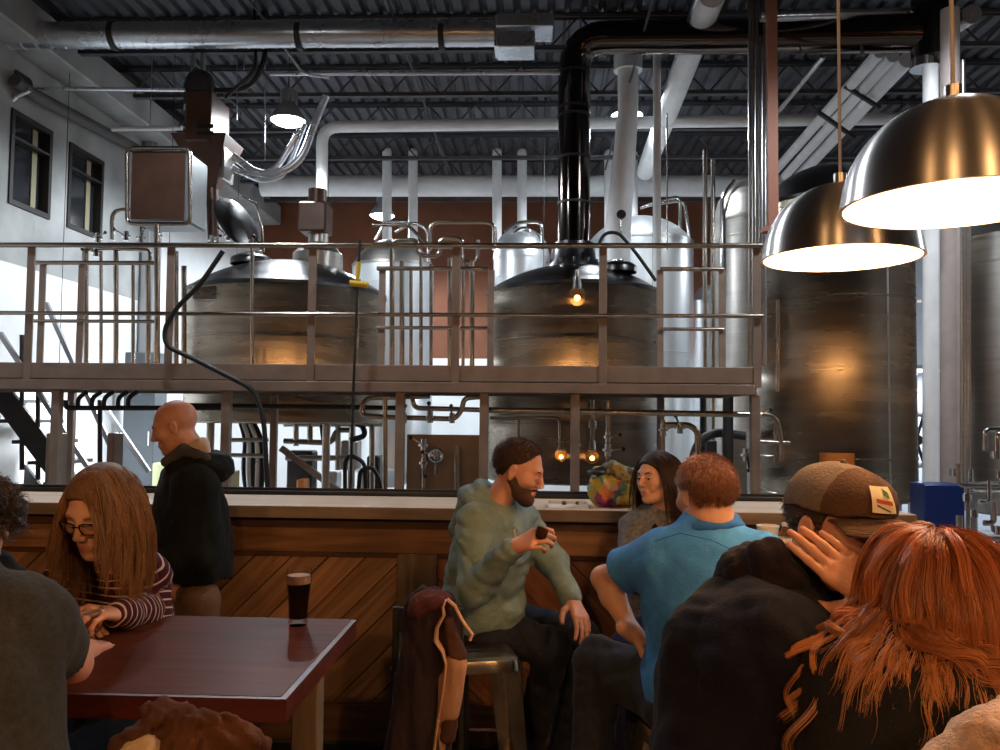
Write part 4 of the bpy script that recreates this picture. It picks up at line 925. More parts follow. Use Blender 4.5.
    return toW(S.reshape(-1,3)).reshape(S.shape), r0*sc
def strand_mesh(name, S, r, m, parent):
    N, K, _ = S.shape; tan = np.gradient(S,axis=1); tan /= np.maximum(np.linalg.norm(tan,axis=2)[...,None],1e-6)
    u = np.cross(tan, np.array((.31,.62,.72))); u /= np.maximum(np.linalg.norm(u,axis=2)[...,None],1e-6); v = np.cross(tan,u)
    t = np.linspace(0,1,K); rad = (r*np.clip(1.15-t**3,.12,1.1))[None,:,None]; V = []
    for k in range(3): a = 2*PI*k/3; V.append(S+(u*math.cos(a)+v*math.sin(a))*rad)
    V = np.stack(V,2).reshape(-1,3); b = (np.arange(N)*K*3)[:,None,None]+(np.arange(K-1)*3)[None,:,None]; k = np.arange(3)[None,None,:]; k2 = (k+1)%3
    Q = np.stack([b+k, b+k2, b+3+k2, b+3+k],-1).reshape(-1,4)
    o = mesh_obj(name, V, Q, m, parent, True); at = o.data.attributes.new('along','FLOAT','POINT'); at.data.foreach_set('value', np.tile(np.repeat(t**1.5,3),N).astype(np.float32))
    lk = np.random.default_rng(N).uniform(0,1,N//GP[0]+1)[np.arange(N)//GP[0]]; at = o.data.attributes.new('lock','FLOAT','POINT'); at.data.foreach_set('value', np.repeat(lk,K*3).astype(np.float32)); return o
def hair_shell(M, h, infl=.009, line=None, amp=.0015, seed=1, extra=()):
    ln = line or (lambda y: hairline(y))
    ops = [op_e((0,-.015,.035),(.0755+infl,.0975+infl,.0865+infl),.01)]+list(extra)
    ops.append(op_f(lambda X,Y,Z,d: np.maximum(d, (np.interp(Y,[-.13,-.05,-.015,.012,.03,.055,.085],ln(np.array([-.13,-.05,-.015,.012,.03,.055,.085])))-Z)*.8)))
    return solid(xf(M,ops), h, waves(amp,160,seed))
def eyes(M, parent, col=(.03,.02,.015), gaze=(0,1,-.1)):
    for s in (-1,1):
        c = Vector((s*.032,.077,.002)); b = MB(); g = Vector(gaze).normalized(); n = 16
        b.sphere((0,0,0), .0118, 16); vs = [M@(c+Vector((v[0],v[2],v[1]))) for v in b.v]
        mi = []
        for f in b.f:
            q = sum((Vector(b.v[i]) for i in f), Vector())/4; q = Vector((q.x,q.z,q.y)).normalized(); mi.append(1 if q.dot(g) > .86 else 0)
        mesh_obj('eye', np.array(vs), b.f, [mat('eye_white',(.48,.44,.41),.4), mat('eye_iris',col,.15)], parent, True, mi)
def brows(M, parent, m, z=.026, th=.0035):
    for s in (-1,1):
        MB().tube([M@Vector((s*.050,.074,z-.004)), M@Vector((s*.038,.087,z+.004)), M@Vector((s*.018,.092,z))], [.0015,th,th*.8], 8).build('eyebrow', m, parent)
def head_body(M, ops, extra, h_head, tone, fem, closed=False, smile=False, hands=(), ears=True, ey=0., body=(), h_hand=.004, xcut=None):
    """one skin: head with neck, hands with forearms, and the trunk and limbs under the clothes"""
    V1 = solid(xf(M, head_ops(fem, closed, smile, ears, ey))+list(extra), h_head); parts = [V1]
    for hd in hands: parts.append(solid(hd, h_hand))
    if body: parts.append(solid(list(body), .018))
    V, Q = merge(parts); Mi = np.array(M.inverted()); L = V@Mi[:3,:3].T+Mi[:3,3]; c = L[Q].mean(1)
    lip = (np.abs(c[:,0]) < .018) & (c[:,1] > .082) & (c[:,2] < -.054) & (c[:,2] > -.0715) & (np.arange(len(Q)) < len(V1[1]))
    return V, Q, lip.astype(np.int32)
def inner(pel, neck, shl, shr):
    o, R = torso_ops(pel, neck, shl, shr, .8, -.02); return o
def shoe(an, d, m, parent, s=1.):
    d = Vector(d).normalized(); a = Vector(an); o = [op_c(a+Vector((0,0,.02)), a-Vector((0,0,.045)), .045,.043,.02), op_c(a+d*.0-Vector((0,0,.06)), a+d*.13-Vector((0,0,.068)), .040,.036,.03), op_c(a-d*.03-Vector((0,0,.06)), a+d*.02-Vector((0,0,.06)), .038,.038,.02)]
    zc = a.z-.098; o.append(op_f(lambda X,Y,Z,dd: np.maximum(dd, zc-Z))); V = solid(o, .008); return put('shoe', V, m, parent)
def axial(o, segs):
    """length along the nearest limb, stored on the cloth so stripes run round body and sleeves"""
    V = np.array([v.co for v in o.data.vertices])+np.array(wloc(o)); best = np.full(len(V),1e9); val = np.zeros(len(V)); 
    for (a, b, r, off) in segs:
        a, b = np.array(a), np.array(b); D = b-a; t = (V-a)@D/(D@D); tc = np.clip(t,-.15,1.15); d = np.linalg.norm(V-a-tc[:,None]*D,axis=1)-r; m = d < best; best[m] = d[m]; val[m] = (t*np.linalg.norm(D)+off)[m]
    at = o.data.attributes.new('axial','FLOAT','POINT'); at.data.foreach_set('value', val.astype(np.float32))
# ================================================================== FURNITURE
TABLEW = wood('mahogany_table_top', (.10,.026,.014), (.055,.014,.008), rough=.36, gscale=.8, var=.12, spec=.10)
TABLEE = wood('mahogany_table_edge', (.085,.016,.011), (.05,.011,.008), rough=.4, var=.1)
TABLEW.node_tree.nodes['Principled BSDF'].inputs['IOR'].default_value = 1.2
TZ = 1.05
fr = PZ(283,697,TZ); bk = PZ(352,619,TZ)
tb = thing('bar_table', 'high dark red wooden table with the full stout glass on it', 'table', (-1.2,2.15,0))
tx1 = (fr.x+bk.x)/2; ty0, ty1 = fr.y, bk.y
MB().box((-2.1,ty0,TZ-.045),(tx1,ty1,TZ),.003).build('table_top', TABLEW, tb)
MB().box((tx1-.004,ty0+.004,TZ-.05),(tx1+.012,ty1-.004,TZ-.001)).box((-2.1,ty0-.012,TZ-.05),(tx1+.012,ty0+.004,TZ-.001)).build('edge_strip', TABLEE, tb)
for (x,y) in ((tx1-.07,ty1-.22),(tx1-.40,ty1-.12),(-1.95,ty1-.22),(-1.7,ty1-.12)): MB().box((x-.035,y-.035,0),(x+.035,y+.035,TZ-.045),.004).build('leg', GREYP, tb)
t2 = thing('bar_table', 'high pale topped table at the far right behind the red-haired woman', 'table', (1.35,3.0,0))
MB().box((1.02,2.0,TZ-.04),(1.75,4.02,TZ),.004).build('table_top', wood('pale_table_top',(.55,.40,.27),(.42,.29,.19),rough=.35,gscale=.6,var=.08), t2)
for (x,y) in ((1.12,2.1),(1.65,2.1),(1.12,3.9),(1.65,3.9)): MB().box((x-.03,y-.03,0),(x+.03,y+.03,TZ-.04)).build('leg', DARKMETAL, t2)
STOOLM = mat('galvanised_stool', (.70,.60,.50), .24, 1, noise=.15, nscale=10, rvar=.08)
def stool(p, label, rz=0., m=STOOLM, H=.76):
    t = thing('bar_stool', label, 'stool', (p[0],p[1],0)); c = Vector((p[0],p[1],0)); s = .155
    def rr(s, r, z, n=6):
        out = []
        for cx,cy,a0 in ((1,1,0),(-1,1,90),(-1,-1,180),(1,-1,270)):
            for k in range(n): a = math.radians(a0+90*k/(n-1)); out.append(Vector((cx*(s-r)+r*math.cos(a), cy*(s-r)+r*math.sin(a), z)))
        return out
    R = Matrix.Rotation(rz,3,'Z'); L = [rr(.05,.02,H-.006),rr(.10,.03,H-.005),rr(s-.018,.04,H),rr(s-.004,.045,H-.006),rr(s,.045,H-.02),rr(s+.002,.045,H-.048),rr(s-.008,.04,H-.048),rr(s-.012,.04,H-.02),rr(.05,.02,H-.02)]
    vs = [R@v+c for l in L for v in l]; n = 24
    MB().add(vs, [(i*n+k,i*n+(k+1)%n,(i+1)*n+(k+1)%n,(i+1)*n+k) for i in range(len(L)-1) for k in range(n)]).add([R@v+c for v in rr(.05,.02,H-.006)],[tuple(range(n))]).build('seat', m, t)
    b = MB(); vv = [R@Vector((x,y,H-.004))+c for x,y in ((-.035,-.015),(.035,-.015),(.035,.015),(-.035,.015))]; b.add(vv,[(0,1,2,3)]); b.build('hand_slot', BLACK, t)
    for sx,sy in ((1,1),(1,-1),(-1,1),(-1,-1)):
        a = Vector((sx*(s-.012),sy*(s-.012),H-.045)); e = Vector((sx*(s+.06),sy*(s+.06),0)); w0, w1 = .055,.03
        q = MB()
        for (dx,dy) in ((1,0),(0,1)):
            d = Vector((-sx*dx,-sy*dy,0)); off = Vector((-sx*dy*.003,-sy*dx*.003,0))
            q.add([R@v+c for v in (a,a+d*w0,e+d*w1,e, a+off,a+d*w0+off,e+d*w1+off,e+off)], [(0,1,2,3),(7,6,5,4),(0,4,5,1),(1,5,6,2),(2,6,7,3),(3,7,4,0)])
        q.build('leg', m, t)
    k = .28/H; sp = s+.055*(1-.28/H)-.01
    for i,(a,b_) in enumerate((((-1,-1),(1,-1)),((1,-1),(1,1)),((1,1),(-1,1)),((-1,1),(-1,-1)))):
        MB().bar(R@Vector((a[0]*sp,a[1]*sp,.28))+c, R@Vector((b_[0]*sp,b_[1]*sp,.28))+c, .02,.006).build('footrest', m, t)
    return t
q = PZ(473,649,.76); stool(q, 'empty galvanised metal bar stool with a square hand slot', .25)
# ================================================================== THINGS ON THE TABLES AND COUNTER
STOUT = mat('black_stout', (.006,.003,.002), .08, spec=.6); FOAM = mat('tan_foam', (.50,.33,.24), .7, noise=.08, nscale=60, bump=.2, bscale=120)
THIN = mat('thin_glass', (.95,.95,.95), .03, trans=1, ior=1.12, spec=.9)
q = PZ(298,625,TZ)
g = thing('pint_glass', 'tall pint glass full of black stout with tan foam on the dark red table', 'glass', q)
gp = [(.024,.0),(.027,.008),(.0265,.02),(.028,.06),(.033,.105),(.0355,.125),(.0345,.145),(.034,.160)]
MB().lathe([(.001,.0)]+gp+[(.0328,.160),(.0333,.145),(.0342,.125),(.0318,.105),(.0268,.06),(.0253,.022),(.001,.02)], q, 40).build('glass', THIN, g)
MB().lathe([(.001,.021),(.0250,.021),(.0265,.06),(.0315,.105),(.0332,.1185),(.001,.1185)], q, 36).build('stout', STOUT, g)
MB().lathe([(.001,.119),(.0334,.119),(.0336,.130),(.033,.142),(.02,.1435),(.001,.142)], q, 36).build('foam_head', FOAM, g)
q = PZ(92,622,TZ); q.y = 2.18; q.x = P(95,612,2.2).x
g = thing('tasting_glass', 'small round glass of amber beer held by the woman in the striped sweater', 'glass', q)
MB().lathe([(.001,0),(.026,0),(.028,.006),(.012,.012),(.01,.02),(.026,.034),(.033,.055),(.031,.078),(.028,.095),(.0268,.095),(.030,.078),(.0318,.055),(.025,.036),(.001,.026)], q, 32).build('glass', THIN, g)
MB().lathe([(.001,.028),(.024,.037),(.031,.055),(.0302,.072),(.001,.072)], q, 28).build('beer', mat('amber_beer',(.45,.14,.02),.08), g)
q = P(568,509,4.42)
g = thing('paper_tray', 'flat white paper food tray on the counter beside the colourful bag', 'tray', (q.x,4.4,CT))
MB().box((q.x-.11,4.28,CT),(q.x+.10,4.5,CT+.004)).build('tray_base', mat('white_paper',(.72,.66,.60),.7), g)
MB().box((q.x-.11,4.28,CT+.004),(q.x-.105,4.5,CT+.02)).box((q.x+.095,4.28,CT+.004),(q.x+.10,4.5,CT+.02)).box((q.x-.105,4.495,CT+.004),(q.x+.095,4.5,CT+.02)).build('tray_rim', mat('white_paper',(.7,.7,.7)), g)
MB().sphere((q.x-.02,4.44,CT+.012), .012, 10).sphere((q.x+.05,4.46,CT+.012), .010, 10).build('leftover', mat('dark_crumbs',(.12,.05,.03),.7), g)
q = P(768,540,3.85); q.z = TZ
g = thing('foam_cup', 'white foam cup on the pale table behind the capped man', 'cup', q)
MB().lathe([(.001,.0),(.034,.0),(.047,.118),(.050,.119),(.050,.126),(.047,.127),(.044,.12),(.001,.02)], q, 32).build('cup_body', mat('white_foam',(.80,.74,.68),.6), g)
q = P(785,540,3.75); q.z = TZ
g = thing('water_bottle', 'small clear plastic bottle with pale label next to the foam cup', 'bottle', q)
MB().lathe([(.001,0),(.028,0),(.029,.08),(.027,.10),(.013,.125),(.012,.135),(.001,.135)], q, 24).build('bottle_body', THIN, g)
MB().lathe([(.0295,.03),(.0298,.031),(.0298,.085),(.0295,.086)], q, 24).build('label_band', mat('pale_label',(.7,.62,.6),.5), g)
MB().cyl(q+Vector((0,0,.135)), q+Vector((0,0,.15)), .014).build('cap', mat('white_cap_plastic',(.75,.72,.7),.4), g)
# colourful bag slumped on the counter
def multi(name, cols, scale, rough=.85):
    m = mat(name, cols[0], rough); nt = m.node_tree; N = nt.nodes; L = nt.links; v = N.new('ShaderNodeTexVoronoi'); v.inputs['Scale'].default_value = scale
    tc = N.new('ShaderNodeTexCoord'); n = N.new('ShaderNodeTexNoise'); n.inputs['Scale'].default_value = scale*.8; ad = N.new('ShaderNodeVectorMath'); ad.operation = 'MULTIPLY_ADD'; ad.inputs[1].default_value = (.12,.12,.12)
    L.new(tc.outputs['Object'], n.inputs[0]); L.new(n.outputs[1], ad.inputs[0]); L.new(tc.outputs['Object'], ad.inputs[2]); L.new(ad.outputs[0], v.inputs[0])
    r = N.new('ShaderNodeValToRGB'); r.color_ramp.interpolation = 'CONSTANT'; e = r.color_ramp.elements
    while len(e) < len(cols): e.new(.5)
    for i,c in enumerate(cols): e[i].position = i/len(cols); e[i].color = (*c,1)
    sp = N.new('ShaderNodeSeparateColor'); L.new(v.outputs['Color'], sp.inputs[0]); L.new(sp.outputs[0], r.inputs[0]); L.new(r.outputs[0], N['Principled BSDF'].inputs['Base Color']); return m
q = P(612,509,4.45); q.z = CT
g = thing('knit_bag', 'slumped colourful patterned cloth bag with grey flap on the counter', 'bag', q)
c = q
V = solid([op_e(c+Vector((-.035,0,.07)),(.085,.09,.075),.03), op_e(c+Vector((.06,.02,.08)),(.10,.09,.085),.04), op_e(c+Vector((-.06,-.03,.12)),(.06,.06,.05),.03), op_f(lambda X,Y,Z,d: np.maximum(d, CT+.001-Z))], .006, waves(.007,45,3))
put('bag_body', V, multi('bag_pattern',[(.75,.52,.12),(.55,.10,.30),(.80,.28,.10),(.45,.42,.10),(.35,.08,.28),(.10,.30,.30),(.70,.55,.30)],17), g)
V = solid([op_c(c+Vector((-.08,-.03,.185)), c+Vector((.0,-.02,.20)),.022,.03,.02), op_c(c+Vector((.0,-.02,.20)), c+Vector((.09,-.02,.15)),.03,.045,.02), op_c(c+Vector((.09,-.02,.15)), c+Vector((.15,-.0,.06)),.045,.035,.02)], .006, waves(.006,60,8))
put('grey_flap', V, multi('flap_pattern',[(.16,.16,.13),(.30,.28,.17),(.45,.36,.14),(.13,.13,.12)],30), g)
put('black_visor', solid([op_c(c+Vector((-.12,-.05,.175)), c+Vector((-.05,-.05,.195)),.014,.018,.01),op_e(c+Vector((-.085,-.07,.178)),(.045,.04,.012),.01)], .005), BLACK, g)
# ================================================================== COATS
def drape(name, label, cols, cat='jacket'):
    return None
t = thing('draped_coat', 'dark coat with cream lining draped over a chair beside the empty metal stool', 'coat', P(430,745,3.05))
ch = thing('high_chair', 'dark high chair hidden under the draped coat with cream lining', 'chair', (P(430,700,3.15).x,3.15,0))
cx = P(430,600,3.15).x
for dx in (-.13,.13):
    for dy in (-.05,.22): MB().cyl((cx+dx,3.15+dy,0),(cx+dx*.9,3.15+dy*.9,.72 if dy>0 else .95),.013).build('leg', DARKMETAL, ch)
MB().box((cx-.14,3.1,.70),(cx+.14,3.4,.73),.006).build('seat', DARKMETAL, ch)
MB().box((cx-.13,3.09,.86),(cx+.13,3.11,.95),.004).build('backrest', DARKMETAL, ch)
DC = 3.02
ops = []
for (a,b,ra,rb) in (((420,606),(400,770),.042,.062),((428,600),(418,775),.045,.06),((436,602),(436,775),.04,.055),((413,618),(406,765),.03,.05),((448,615),(452,700),.03,.035),((425,640),(424,775),.06,.07)): ops.append(op_c(P(*a,DC), P(*b,DC-.02), ra, rb, .02))
ops.append(op_e(P(433,604,DC+.03),(.085,.07,.05),.03))
put('coat_body', solid(ops, .008, waves(.007,38,5,(1,.6,.15))), cloth('dark_plum_cloth',(.035,.022,.028)), t)
put('shoulder_panel', solid([op_e(P(432,601,DC-.02),(.065,.055,.038),.02),op_e(P(418,608,DC-.03),(.035,.035,.04),.02)], .007, waves(.005,60,6)), cloth('maroon_cloth',(.10,.035,.04)), t)
V = [P(*x,DC-.075) for x in ((446,600),(443,607),(444,615),(437,628),(436,640),(443,652),(446,664),(443,690),(438,720),(433,760))]
b = MB()
for sgn in (0,): b.tube(V, [.011,.014,.017,.020,.026,.020,.015,.017,.017,.017], 10, flat=.35)
b.tube([P(*x,DC-.06) for x in ((447,599),(455,606),(462,620),(472,634),(470,640))], .013, 8, flat=.5)
b.build('lining_edge', cloth('cream_lining',(.62,.36,.24)), t)
ops = [op_c(P(456,664,DC-.05),P(450,712,DC-.05),.040,.034,.02),op_c(P(445,680,DC-.05),P(440,748,DC-.05),.022,.02,.02)]
put('tan_panel', solid(ops, .006, waves(.003,70,9,(1,1,.2))), cloth('tan_panel_cloth',(.50,.27,.17)), t)
for q in ([op_c(P(449,622,DC-.05),P(458,655,DC-.05),.018,.032,.02)],[op_c(P(449,720,DC-.05),P(447,735,DC-.05),.032,.03,.02)]): put('brown_panel', solid(q, .006, waves(.003,70,10)), cloth('brown_panel_cloth',(.085,.04,.03)), t)
# brown jacket over a chair back in front of the red table
ch = thing('high_chair', 'dark wooden high chair in front of the red table under the crumpled brown jacket', 'chair', (P(190,740,1.62).x,1.5,0))
x0, x1, zc_ = P(135,740,1.62).x, P(250,740,1.62).x, P(190,722,1.62).z
MB().box((x0,1.60,zc_-.12),(x1,1.63,zc_),.006).build('backrest', DARKW, ch)
MB().box((x0,1.25,.70),(x1,1.6,.74),.006).build('seat', DARKW, ch)
for x in (x0+.02,x1-.02): MB().cyl((x,1.615,0),(x,1.615,zc_-.1),.016).build('leg', DARKW, ch); MB().cyl((x,1.28,0),(x,1.28,.7),.016).build('leg', DARKW, ch)
t = thing('crumpled_jacket', 'crumpled brown jacket with cream fleece lining slung in front of the red table', 'jacket', (P(190,740,1.62).x,1.62,0))
D = 1.6
ops = [op_c(P(128,753,D),P(160,720,D),.022,.026,.02), op_c(P(160,720,D),P(182,730,D),.026,.028,.02), op_c(P(182,730,D),P(205,726,D),.03,.022,.02), op_c(P(200,730,D),P(245,736,D),.026,.018,.02), op_c(P(150,743,D),P(240,756,D),.04,.035,.03), op_c(P(140,773,D),P(245,778,D),.06,.05,.04)]
put('jacket_body', solid(ops, .006, waves(.010,55,11)), cloth('brown_jacket_cloth',(.075,.03,.018),noise=.35,nscale=12), t)
put('fleece_lining', solid([op_c(P(132,756,D-.05),P(150,750,D-.05),.018,.018,.02), op_c(P(145,760,D-.05),P(140,773,D-.05),.03,.03,.02)], .005, waves(.006,80,4)), cloth('cream_fleece',(.50,.38,.27)), t)
# mottled fabric in the corner
t = thing('draped_blanket', 'cream and grey mottled furry wrap over a chair back in the corner nearest the camera', 'wrap', P(965,800,1.08))
V = solid([op_c(P(942,785,1.05),P(985,748,1.05),.032,.032,.03), op_c(P(985,748,1.05),P(1040,715,1.1),.034,.04,.03), op_c(P(975,800,1.05),P(1050,770,1.08),.05,.06,.04), op_c(P(960,820,1.05),P(1040,800,1.08),.06,.07,.04)], .005, waves(.004,90,21))
m = mat('mottled_fur', (.50,.32,.24), .9, noise=.75, nscale=26, bump=.6, bscale=220, sheen=.4); put('wrap_body', V, m, t)
ch = thing('chair_back', 'dark chair back holding up the mottled wrap in the corner', 'chair', (P(985,740,1.1).x,1.12,0))
x = P(990,740,1.12).x; zt_ = P(990,775,1.12).z
MB().box((x-.05,1.10,zt_-.25),(x+.25,1.13,zt_)).build('backrest', DARKMETAL, ch)
for dx in (-.04,.24): MB().cyl((x+dx,1.115,0),(x+dx,1.115,zt_),.014).build('post', DARKMETAL, ch)
# ================================================================== PEOPLE
def person(label, base): return thing('person', label, 'person', base)
HB = mat('brown_stubble', (.045,.022,.014), .8)
# ---- man in the green hoodie
def green_man():
    t = person('bearded man in pale green hoodie perched on a stool holding a small glass', P(490,760,3.5)*1)
    M = head_mat(P(519,471,3.42), (.93,-.22,-.34)); sk = skin('pink'); neck = P(496,510,3.50); pel = P(480,616,3.52)
    shr, shl = P(476,523,3.35), P(520,518,3.66); elr, wrr = P(475,588,3.20), P(511,549,3.06); ell_, wrl = P(553,563,3.58), P(571,598,3.42)
    H1, HM = hand_ops(wrr+(P(517,545,3.04)-wrr)*.6, P(546,535,2.98)-wrr, (-.15,-.75,.6), 1, (.75,.9,.9,.95), thumb=(.35,.8,-.5))
    H2, _ = hand_ops(P(573,601,3.40), P(588,632,3.28)-P(573,601,3.40), (.45,-.45,.6), -1, (.35,.4,.4,.45), thumb=(.75,.6,-.2))
    V, Q, mi = head_body(M, None, [op_c(M@Vector((0,-.03,-.10)), neck+Vector((0,0,-.02)), .042,.05,.03)], .0042, 'pink', False, True, hands=(H1+[op_c(elr.lerp(wrr,.7),wrr,.034,.028,.02)], H2+[op_c(ell_.lerp(wrl,.7),wrl,.034,.028,.02)]), body=inner(pel,neck,shl,shr))
    put('body', (V,Q), [sk, LIP], t, mi); eyes(M, t, gaze=(0,.9,-.45)); brows(M, t, HB)
    hm = hair_mat('dark_brown_hair', (.035,.016,.010), (.075,.034,.02)); ln = lambda y: np.interp(y, [-.13,-.045,-.026,.012,.03,.055,.085], [-.055,-.04,.026,.036,.052,.088,.112]); sh = hair_shell(M, .0045, .006, ln); S, r = grow(M, 1500, 2, .013, 4, 3, line=ln, grav=.1, lift=(.003,.009), lock_r=.003, r0=.0009, comb=lambda q: np.stack([q[:,0]*2, q[:,1]*4+.1, q[:,2]*3+.1],1))
    h = put('hair', sh, mat('dark_brown_hair_base',(.035,.017,.011),.7,bump=.5,bscale=250), t); strand_mesh('hair_strands', S, r, hm, h)
    bd = xf(M, [op_c((-.034,.05,-.075),(.034,.05,-.075),.036,.036,.02), op_c((-.058,.0,-.035),(-.045,.035,-.075),.022,.024,.02), op_c((.058,.0,-.035),(.045,.035,-.075),.022,.024,.02), op_e((0,.066,-.098),(.036,.034,.03),.02), op_e((0,.084,-.0495),(.028,.0135,.0065),.01), op_f(lambda X,Y,Z,d: np.maximum(d, Z+.008-(Y<.03)*.012))])
    put('beard', solid(bd, .004, waves(.0012,220,4)), mat('beard_hair',(.075,.036,.022),.85,noise=.35,nscale=120,bump=.7,bscale=300), t)
    G = cloth('sage_hoodie_cloth', (.20,.275,.26), nscale=30)
    to, R = torso_ops(pel+Vector((0,0,.02)), neck, shl, shr, .98, .012, 1.12); u = neck-pel
    ops = to+[op_e(pel+Vector((.02,-.02,.03)),(.165,.14,.09),.05)]+arm_ops(shr,elr,wrr,(.074,.060,.040))+arm_ops(shl,ell_,wrl,(.07,.056,.040))
    ops += [op_c(elr,elr+Vector((.05,0,.02)),.06,.05,.03)]
    V = solid(ops, .0085, waves(.0075,24,12,(1,1,1.2),6)); put('hoodie', V, G, t)
    nb = M@Vector((0,-.05,-.13)); hood = [op_c(neck+Vector((-.10,-.06,.015)), neck+Vector((-.12,.06,.02)),.035,.035,.03), op_c(neck+Vector((-.10,-.06,.015)), neck+Vector((-.01,-.115,.0)),.036,.028,.02), op_c(neck+Vector((-.01,-.115,.0)), neck+Vector((.085,-.085,-.08)),.026,.018,.02), op_c(neck+Vector((-.12,.06,.02)), neck+Vector((.02,.10,.0)),.03,.026,.02), op_c(neck+Vector((-.11,-.04,.02)), neck+Vector((-.15,0,-.08)),.04,.045,.04), op_c(neck+Vector((-.06,-.09,.04)), neck+Vector((-.09,.04,.055)),.022,.022,.02)]
    hood = [op for op in hood]+ring_ops(neck+Vector((.0,0,.062)), .080,.074,.022,.5,-140,140,back=(-.93,.2,0))+ring_ops(neck+Vector((-.03,0,.025)), .10,.09,.036,.4,-110,110,back=(-.93,.2,0))
    put('hood', solid(hood, .007, waves(.004,50,13)), G, t)
    MB().tube([neck+Vector((.075,-.10,-.05)), neck+Vector((.085,-.125,-.10)), neck+Vector((.085,-.135,-.17))], .0035, 8).build('drawstring', mat('pale_cord',(.55,.48,.38),.8), t)
    J = cloth('dark_jeans', (.022,.024,.034)); hr, hl = P(474,622,3.54), P(498,620,3.72); kr, kl = P(551,648,3.44), P(581,636,3.62); ar, al = P(528,760,3.62), P(560,755,3.78)
    put('jeans', solid([op_e(pel+Vector((0,0,-.04)),(.165,.15,.11),.05)]+leg_ops(hr,kr,ar,(.098,.075,.055))+leg_ops(hl,kl,al,(.095,.072,.055)), .009, waves(.005,28,14)), J, t)
    shoe(ar+Vector((0,0,-.03)), (.8,-.5,0), BLACK, t); shoe(al+Vector((0,0,-.03)), (.8,-.4,0), BLACK, t)
    g = P(541,535,3.0); tg = thing('tasting_glass', 'small stemmed glass of dark beer in the hand of the green hoodie man', 'glass', g-Vector((0,0,.05)))
    Mr = Matrix.Rotation(.25,4,'Y') @ Matrix.Scale(.8,4)
    MB().lathe([(.001,-.055),(.025,-.053),(.006,-.046),(.006,-.030),(.024,-.012),(.028,.012),(.024,.045),(.0228,.045),(.0265,.012),(.001,-.022)], g, 28, M=Mr).build('glass', THIN, tg)
    MB().lathe([(.001,-.02),(.0225,-.010),(.0265,.012),(.0245,.034),(.001,.034)], g, 24, M=Mr).build('beer', mat('brown_ale',(.10,.035,.012),.1), tg)
    s = stool((pel.x+.02,pel.y+.05), 'bar stool under the man in the green hoodie')
green_man()
# ---- woman in the cardigan
def cardigan_woman():
    t = person('smiling woman with long dark hair and grey cardigan seated at the counter', P(655,700,3.92))
    M = head_mat(P(657,478,3.84), (-.80,-.58,-.03), .06, .95); neck = P(663,510,3.90); pel = P(657,622,3.97); shr, shl = P(635,528,3.90), P(682,528,3.86)
    elr, wrr = P(626,577,3.74), P(646,578,3.60); sk = skin('fair')
    H1, _ = hand_ops(wrr, P(660,573,3.52)-wrr, (-.2,-.8,.5), 1, (.9,1.,1.,1.))
    ell_, wrl = P(690,585,3.75), P(668,590,3.58)
    H2, _ = hand_ops(wrl, P(655,582,3.52)-wrl, (.1,-.7,.6), -1, (.8,.9,.9,.9))
    V, Q, mi = head_body(M, None, [op_c(M@Vector((0,-.03,-.1)), neck+Vector((0,0,-.03)), .045,.055,.03), op_e(neck+Vector((-.02,-.04,-.05)),(.07,.05,.05),.04)], .004, 'fair', True, smile=True, hands=(H1,H2), body=inner(pel,neck,shl,shr))
    put('body', (V,Q), [sk, LIP], t, mi); eyes(M, t, gaze=(-.1,1,0)); brows(M, t, HB)
    MB().tube([M@Vector((x,.0925-abs(x)*.25,-.0625-.002+abs(x)*.12)) for x in (-.017,-.008,0,.008,.017)], .0028, 8).build('teeth', mat('teeth',(.8,.76,.7),.3), t)
    hm = hair_mat('dark_chestnut_hair', (.022,.010,.008), (.05,.022,.015)); base = mat('dark_chestnut_base',(.025,.012,.009),.6,bump=.4,bscale=200)
    ln = lambda y: np.interp(y, [-.13,-.05,-.0,.03,.055,.07,.085], [-.09,-.09,-.06,.0,.045,.075,.085])
    h = put('hair', hair_shell(M, .005, .010, ln, extra=(op_e((0,-.055,-.05),(.072,.05,.11),.04),)), base, t)
    S, r = grow(M, 260, 7, .33, 16, 5, grav=.22, lift=(.006,.016), face=(0,.07,.066), lock_r=.008, r0=.0011, line=ln, body=torso_ops(pel, neck, shl, shr, .9, .012)[0], wav=.006, turns=1.2); strand_mesh('long_hair', S, r, hm, h)
    to, R = torso_ops(pel, neck, shl, shr, .9, .012)
    put('cardigan', solid(to+arm_ops(shr,elr,wrr,(.062,.052,.038))+arm_ops(shl,ell_,wrl,(.06,.05,.038))+[op_f(lambda X,Y,Z,d: d)], .009, waves(.006,30,15)), cloth('heather_cardigan',(.15,.15,.16),noise=.35,nscale=60), t)
    put('top', solid([op_e(neck+Vector((-.045,-.085,-.15)),(.045,.05,.12),.02)], .007, waves(.002,60,3)), cloth('black_blouse',(.015,.013,.015)), t)
    kr, kl = P(628,645,3.62), P(668,640,3.55)
    put('trousers', solid([op_e(pel+Vector((0,0,-.05)),(.16,.14,.1),.05)]+leg_ops(P(648,632,3.92),kr,P(625,760,3.75),(.085,.064,.05))+leg_ops(P(672,632,3.9),kl,P(655,760,3.7),(.085,.064,.05)), .01, waves(.004,30,16)), cloth('indigo_trousers',(.025,.025,.09)), t)
    for a in (P(625,768,3.75),P(655,768,3.7)): shoe(a, (-.4,-.8,0), BLACK, t)
    p = P(652,566,3.5); tag(MB().box(p+Vector((-.025,-.005,-.045)),p+Vector((.03,.005,.04)),.004).build('phone', mat('phone_black',(.02,.02,.02),.2)), 'small black phone in the hands of the woman in the cardigan', 'phone')
    stool((pel.x+.02,pel.y), 'bar stool under the woman in the cardigan')
cardigan_woman()
